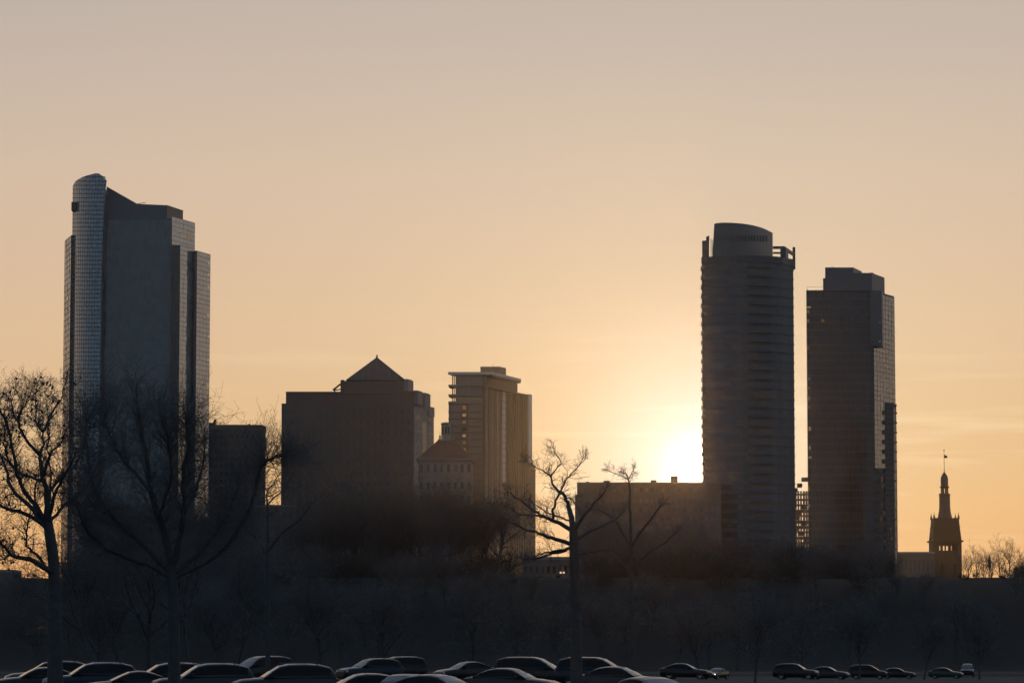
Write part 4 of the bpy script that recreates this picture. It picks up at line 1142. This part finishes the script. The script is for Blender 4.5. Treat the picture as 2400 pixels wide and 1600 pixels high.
# lawn trees between the lot and the bluff
LAWN = ((212, 345, 15.5, 1, 'tall and close behind the big trunk, over the left tower foot'), (285, 390, 19, 3, 'tall before the middle of the left tower'), (352, 330, 17.5, 0, 'tall just left of the second trunk'), (455, 360, 20, 1, 'tall just right of the second trunk'), (515, 400, 18, 2, 'tall before the plain flat-roofed block'), (556, 310, 11.5, 3, 'lower, left of the bright slit beside the flat-roofed block'), (232, 330, 8, 0, 'behind the long estate car beside the big trunk'), (520, 300, 8.5, 1, 'behind the estate car right of the second trunk'), (760, 270, 8.5, 2, 'behind the rear of the tall estate car'), (905, 360, 10, 3, 'behind the boxy back-row vehicle'),
        (1105, 300, 8.5, 0, 'behind the small dark back-row car at the middle'), (1215, 420, 10, 2, 'below the apartment tower'), (1640, 330, 8, 1, 'straight below the sun'), (1766, 215, 5.6, 3, 'standing alone with thin trunk below the oval-crowned tower'),
        (1880, 420, 10, 0, 'below the slot between the two right towers'), (2010, 330, 7.6, 2, 'below the square tower'), (2160, 400, 8, 1, 'below the low hall left of the bell tower'), (2290, 300, 6, 3, 'nearest the right picture edge'))
for (u, y, h, k, wh) in LAWN:
    plant('lawn_tree', 'dark bare lawn tree ' + wh, 'tree', 'bare trees on the lawn behind the cars', k, ux(u, y), y, h, VAR, VH[k])
# small far trees against the sky at the right
for i, (u, vt, y, k, lab) in enumerate(((2268, 1292, 960, 3, 'slim bare tree right beside the bell tower'), (2283, 1283, 980, 1, 'taller thin bare tree a little right of the bell tower'), (2302, 1296, 950, 0, 'small bare tree second gap right of the bell tower'),
        (2338, 1283, 985, 1, 'tall faint bare tree between the thin spike and the round tree'), (2366, 1272, 940, 2, 'roundest bare tree against the orange sky at far right'), (2392, 1290, 970, 0, 'bare tree cut by the right picture edge'), (2322, 1288, 1010, 3, 'faint bare tree behind the thin spike at right'))):
    x = ux(u, y); h = Z(vt, y) - 18
    plant('skyline_tree', lab, 'tree', 'small trees on the right skyline', k % 3, x, y, h * .98, THIN, 16)
sp = thing('spike', 'thin dark spike rising among the small trees at right', 'post', (ux(2317, 930), 930, 18))
part('shaft', sp, MULL, lambda b: b.lathe((ux(2317, 930), 930), [(.12, 17.5), (.12, Z(1335, 930)), (.42, Z(1325, 930)), (.45, Z(1315, 930)), (.3, Z(1307, 930)), (.04, Z(1300, 930))], 8))
part('base', sp, CONC, lambda b: b.frustum((ux(2317, 930), 930), .5, .4, 17.8, 18.6, 8))
# brush along the bluff edge
random.seed(9)
for i in range(130):
    u = -20 + i * 19 + random.uniform(-8, 8); y = random.uniform(700, 790); k = i % 2
    h = random.uniform(3.0, 7.5) if ok(u, 22) else (random.uniform(.6, 1.5) if u < 2362 else random.uniform(3.0, 4.4))
    plant('brush', 'low bare brush on the bluff edge', 'shrub', 'brush on the bluff edge', k, ux(u, y), y, h, BUSH, 3.2)

# ------------------------------------------------------------------ cars
def car_mesh(kind):
    """front at -X. returns dict of part name -> list of (mesh)"""
    if kind == 'sedan':
        L, W = 4.65, .88
        body = [(-2.32, .38, .60, .62), (-2.25, .26, .72, .76), (-1.9, .22, .84, .86), (-1.3, .2, .93, .88), (-.75, .2, .98, .885), (0, .2, .98, .89), (.9, .2, 1.0, .89), (1.5, .21, 1.04, .88), (2.0, .23, 1.05, .84), (2.25, .3, 1.0, .78), (2.32, .42, .9, .66)]
        cab = [(-.85, .99, .99, .80), (-.5, .99, 1.21, .78), (-.12, .99, 1.39, .74), (.25, .99, 1.445, .72), (.75, .99, 1.44, .72), (1.15, 1.0, 1.38, .72), (1.5, 1.02, 1.24, .74), (1.85, 1.045, 1.05, .77)]
        wind = (0, 2); rear = (5, 7)
    elif kind == 'coupe':
        L, W = 4.5, .89
        body = [(-2.25, .36, .55, .62), (-2.15, .24, .66, .78), (-1.8, .2, .76, .87), (-1.2, .18, .84, .89), (-.6, .18, .89, .895), (0, .18, .91, .9), (.9, .18, .94, .9), (1.5, .19, .96, .89), (2.0, .21, .95, .84), (2.2, .3, .9, .78), (2.25, .4, .82, .66)]
        cab = [(-.75, .90, .90, .80), (-.35, .90, 1.10, .78), (.1, .91, 1.29, .73), (.5, .92, 1.345, .70), (.9, .93, 1.32, .70), (1.3, .94, 1.22, .72), (1.7, .95, 1.06, .75), (1.95, .95, .96, .77)]
        wind = (0, 2); rear = (5, 7)
    elif kind == 'wagon':
        L, W = 4.75, .92
        body = [(-2.38, .42, .74, .66), (-2.3, .30, .88, .80), (-1.95, .26, 1.0, .90), (-1.3, .24, 1.06, .92), (-.8, .24, 1.1, .925), (0, .24, 1.1, .93), (.9, .24, 1.12, .93), (1.6, .25, 1.13, .92), (2.1, .28, 1.12, .90), (2.32, .36, 1.06, .84), (2.38, .5, .95, .74)]
        cab = [(-1.0, 1.1, 1.11, .84), (-.65, 1.1, 1.36, .82), (-.28, 1.1, 1.59, .79), (.15, 1.1, 1.68, .77), (.9, 1.11, 1.70, .77), (1.55, 1.12, 1.66, .77), (2.0, 1.12, 1.54, .78), (2.3, 1.08, 1.12, .80)]
        wind = (0, 2); rear = (6, 7)
    else:   # van
        L, W = 4.95, .97
        body = [(-2.47, .42, .80, .70), (-2.38, .30, .95, .86), (-2.0, .26, 1.06, .95), (-1.5, .24, 1.12, .97), (-1.0, .24, 1.15, .97), (0, .24, 1.15, .975), (.9, .24, 1.15, .975), (1.7, .25, 1.15, .97), (2.2, .28, 1.14, .95), (2.42, .36, 1.1, .9), (2.47, .5, 1.0, .8)]
        cab = [(-1.45, 1.13, 1.14, .88), (-1.0, 1.15, 1.45, .86), (-.5, 1.15, 1.74, .83), (-.05, 1.15, 1.84, .80), (.9, 1.15, 1.86, .80), (1.7, 1.15, 1.84, .80), (2.2, 1.14, 1.72, .81), (2.42, 1.1, 1.14, .83)]
        wind = (0, 2); rear = (6, 7)
    P = {}
    b = MB(); n = 9
    for (x, zb, zt, w) in body:
        h = zt - zb
        sec = [(w * .80, zb), (w * .97, zb + h * .18), (w, zb + h * .45), (w * .985, zb + h * .75), (w * .93, zb + h * .92), (w * .80, zt), (w * .5, zt + .018), (w * .2, zt + .026), (0, zt + .028)]
        ring = sec + [(-y, z) for y, z in reversed(sec[:-1])]
        b.v += [(x, y, z) for y, z in ring]
    R = 2 * n - 1
    for i in range(len(body) - 1):
        for j in range(R - 1):
            b.f.append((i * R + j, i * R + j + 1, (i + 1) * R + j + 1, (i + 1) * R + j))
        b.f.append((i * R + R - 1, i * R, (i + 1) * R, (i + 1) * R + R - 1))
    b.f.append(tuple(range(R))); b.f.append(tuple((len(body) - 1) * R + j for j in reversed(range(R))))
    P['body'] = b.mesh('body', 38)
    # cabin split into roof, pillars, glass
    secs = []
    for (x, zb, zt, w) in cab:
        h = max(zt - zb, .004); wt = w - .16 * min(1, h / .45)
        sec = [(w, zb), (w - .02 * h, zb + h * .12), (wt + .03, zb + h * .86), (wt, zb + h * .93), (wt * .84, zt), (wt * .45, zt + .02), (0, zt + .028)]
        secs.append([(x, y, z) for y, z in sec] + [(x, -y, z) for y, z in reversed(sec[:-1])])
    R = len(secs[0])
    groups = {'roof': MB(), 'windshield': MB(), 'rear_window': MB()}
    sw = []
    rng = range(len(secs) - 1)
    for i in rng:
        for j in range(R - 1):
            q = (secs[i][j], secs[i][j + 1], secs[i + 1][j + 1], secs[i + 1][j])
            q = [tuple(c) for c in q]
            centre = 3 < j < R - 5 or j in (4, R - 6)
            top = 4 <= j <= R - 6
            if wind[0] <= i < wind[1] and top: groups['windshield'].quad(*q)
            elif rear[0] <= i < rear[1] and top: groups['rear_window'].quad(*q)
            elif j in (1, R - 3) and 1 <= i < len(secs) - 2:
                m = MB(); m.quad(*q); sw.append(m)
            else: groups['roof'].quad(*q)
    for k_, m in groups.items(): P[k_] = m.mesh(k_, 45)
    P['side_window'] = [m.mesh('side_window') for m in sw]
    ty = MB(); ty.lathe((0, 0), [(.2, -.10), (.31, -.11), (.335, -.08), (.335, .08), (.31, .11), (.2, .10)], 20); P['tyre'] = ty.mesh('tyre', 40)
    ri = MB(); ri.lathe((0, 0), [(.02, .07), (.08, .085), (.19, .06), (.205, .1), (.205, -.1), (.02, -.09)], 20); P['rim'] = ri.mesh('rim', 40)
    mi = MB(); mi.box(-.06, .06, -.11, .11, -.07, .08); P['mirror'] = mi.mesh('mirror')
    P['dims'] = (L, W, body, cab)
    return P
CARM = {k: car_mesh(k) for k in ('sedan', 'coupe', 'wagon', 'van')}
CGLASS = mat('car_glass', (.010, .018, .022), .03, ior=1.6)
SGLASS = mat('car_side_glass', (.004, .005, .006), .05, ior=1.3, spec=.4)
TYRE = mat('tyre_rubber', (.02, .02, .02), .9)
RIM = mat('rim_alloy', (.35, .36, .37), .35, metal=.8)
PAINTS = {}
def paint(c):
    if c not in PAINTS:
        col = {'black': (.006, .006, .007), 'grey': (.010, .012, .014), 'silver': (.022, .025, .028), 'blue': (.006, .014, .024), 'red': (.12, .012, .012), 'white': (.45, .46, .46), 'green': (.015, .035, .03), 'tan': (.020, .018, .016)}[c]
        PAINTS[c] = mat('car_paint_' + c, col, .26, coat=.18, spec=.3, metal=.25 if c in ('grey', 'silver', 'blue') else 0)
    return PAINTS[c]
HEADL = mat('headlight_glass', (.5, .52, .55), .1); TAILL = mat('tail_glass', (.22, .01, .01), .15)
_mc = {}
def lm(me, m):
    key = (me.name, m.name)
    if key not in _mc:
        c = me.copy(); c.materials.clear(); c.materials.append(m); _mc[key] = c
    return _mc[key]
HLM = MB(); HLM.prism([(-.04, -.2), (.05, -.22), (.12, .2), (.0, .16)], -.07, .07); HLM = HLM.mesh('headlight')
TLM = MB(); TLM.prism([(-.08, -.16), (.04, -.16), (.05, .16), (-.1, .18)], -.10, .10); TLM = TLM.mesh('tail_light')
def car(kind, u, y, head, colour, label, lights=None):
    """head: degrees; 0 = front points to the left of the picture, 90 = towards the camera, 180 = right, -90 away"""
    P = CARM[kind]; L, W, body, cab = P['dims']
    x = ux(u, y)
    t = thing('parked_car', label, 'car', (x, y, gz(x, y) + .04), 'cars parked in the lot', local=True)
    t.rotation_euler = (0, 0, radians(head))
    m = paint(colour)
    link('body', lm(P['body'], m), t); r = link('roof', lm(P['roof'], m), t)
    link('windshield', lm(P['windshield'], CGLASS), t); link('rear_window', lm(P['rear_window'], CGLASS), t)
    for s in P['side_window']: link('side_window', lm(s, SGLASS), t)
    for sx in (-L * .31, L * .30):
        for sy in (-1, 1):
            wo = link('wheel', lm(P['tyre'], TYRE), t); wo.location = (sx, sy * (W - .105), .335); wo.rotation_euler = (-sy * pi / 2, 0, 0)
            link('rim', lm(P['rim'], RIM), wo) if False else None
            ro = bpy.data.objects.new('rim', lm(P['rim'], RIM)); COL.objects.link(ro); ro.parent = wo
    for sy in (-1, 1):
        h = link('headlight', lm(HLM, LAMPW if lights == 'head' else HEADL), t); h.location = (-L / 2 + .1, sy * W * .70, body[1][2] - .06); h.scale = (1, sy, 1)
        tl = link('tail_light', lm(TLM, LAMPR if lights == 'tail' else TAILL), t); tl.location = (L / 2 - .03, sy * W * .74, body[-2][2] - .12); tl.scale = (1, sy, 1)
        mo = link('mirror', lm(P['mirror'], m), t); mo.location = (cab[1][0] + .05, sy * (W + .08), cab[0][2] + .08)
    if kind == 'wagon':
        for sy in (-1, 1):
            rl = link('roof_rail', lm(RAIL, MULL), t); rl.location = (0, sy * .60, 1.70)
    return t
RAIL = MB(); RAIL.tube([Vector((-.2, 0, -.03)), Vector((-.1, 0, .03)), Vector((1.3, 0, .03)), Vector((1.45, 0, -.05))], [.018] * 4, 6); RAIL = RAIL.mesh('roof_rail', True)
CARS = [
    ('sedan', 92, 163, 14, 'grey', 'pale-hooded saloon at the left picture edge, left of the big tree trunk', None),
    ('wagon', 118, 180, 12, 'silver', 'car whose roof shows just behind the leftmost saloon', None),
    ('wagon', 216, 161, 14, 'blue', 'long estate car directly right of the big tree trunk', None),
    ('coupe', 300, 152, 14, 'blue', 'low sporty coupe between two taller cars, left of the second trunk', None),
    ('wagon', 386, 157, 14, 'grey', 'tall car half hidden by the second tree trunk', None),
    ('wagon', 478, 150, 14, 'silver', 'estate car whose hood pokes out left of the second trunk', None),
    ('wagon', 668, 146, 12, 'tan', 'tall estate car with bright roof line right of the second trunk', None),
    ('van', 612, 232, 40, 'grey', 'van roof rising behind the two estate cars', None),
    ('sedan', 838, 122, 14, 'blue', 'saloon with bright roof edge low in the left middle', None),
    ('wagon', 868, 235, 30, 'blue', 'estate car in the back row left of the middle', None),
    ('van', 928, 262, 25, 'grey', 'boxy vehicle behind the back-row estate car', None),
    ('sedan', 948, 118, 78, 'blue', 'bluish car facing the camera at bottom middle', None),
    ('sedan', 1040, 117, 150, 'grey', 'car with one bright roof line right of the bluish facing car', None),
    ('sedan', 1090, 240, 30, 'black', 'small dark car in the back row at the picture middle', None),
    ('sedan', 1205, 156, 160, 'tan', 'car with long warm roof line at the middle', None),
    ('van', 1252, 205, 165, 'grey', 'taller car behind the warm-roofed car', None),
    ('van', 1398, 200, 165, 'blue', 'tall van-like car right of the crooked tree trunk', None),
    ('sedan', 1458, 170, 160, 'silver', 'saloon between the van-like car and the car with red tail lamp', None),
    ('sedan', 1500, 107, -62, 'blue', 'car with a lit red tail lamp at the bottom edge', 'tail'),
    ('sedan', 1606, 300, 165, 'black', 'tiny dark car far off just below the sun', None),
    ('sedan', 1677, 420, 62, 'black', 'far dark car with two small white headlamps on', 'head'),
    ('wagon', 1862, 345, 165, 'grey', 'estate car with pale roof edge on the lit strip of asphalt at right', None),
    ('sedan', 1938, 360, 165, 'silver', 'saloon right of the estate car on the asphalt strip', None),
    ('van', 2030, 420, 170, 'black', 'dark van in the far row at right', None),
    ('sedan', 2100, 430, 170, 'grey', 'small car next to the dark van in the far row at right', None),
    ('sedan', 2212, 440, 165, 'green', 'lone dark saloon in the far row near the right edge', None),
    ('van', 2262, 470, 80, 'grey', 'distant car near the right edge on the drive', None),
]
random.seed(3)
for c in CARS: car(*c)

# ------------------------------------------------------------------ little lit shelter at the foot of the bluff
def shelter():
    y = 600.0
    while gz(ux(90, y), y) < Z(1470, y) - 1.6: y += .5
    x = ux(90, y); g = gz(x, y)
    t = thing('park_shelter', 'small park shelter with a few warm lights under the left trees', 'shelter', (x, y, g))
    part('wall', t, DBROWN, lambda b: b.box(x - 2.2, x + 2.2, y, y + 3, g - .6, g + 2.6))
    def roof(b):
        e = [(x - 2.8, y - .6), (x + 2.8, y - .6), (x + 2.8, y + 3.6), (x - 2.8, y + 3.6)]
        for i in range(4):
            j = (i + 1) % 4; b.poly([(*e[i], g + 2.5), (*e[j], g + 2.5), (x, y + 1.5, g + 3.8)])
        b.poly([(*p, g + 2.5) for p in reversed(e)])
    part('roof', t, SLATE, roof)
    for (u, v) in ((76, 1474), (83, 1470), (88, 1477), (96, 1469), (102, 1469), (90, 1471)):
        p = at(u, v, y - .08); q = MB(); q.box(p.x - .14, p.x + .14, y - .12, y - .02, p.z - .12, p.z + .12); q.build('lit_and_glint_pane', LITW, t)
shelter()

# ------------------------------------------------------------------ haze
hb = MB(); hb.box(-420, 460, -30, 1900, -4.5, 190)
hm = bpy.data.materials.new('haze'); hm.use_nodes = True
hn = hm.node_tree; hn.nodes.clear()
pv = hn.nodes.new('ShaderNodeVolumePrincipled'); pv.inputs['Density'].default_value = 0.000025
pv.inputs['Color'].default_value = (.95, .93, .90, 1); pv.inputs['Anisotropy'].default_value = .95
ho = hn.nodes.new('ShaderNodeOutputMaterial'); hn.links.new(pv.outputs[0], ho.inputs['Volume'])
hz = hb.build('haze', hm, None, 'stuff')
hz['label'] = 'thin warm evening haze over the whole city'
for o in bpy.data.objects:
    if '_local' in o: del o['_local']
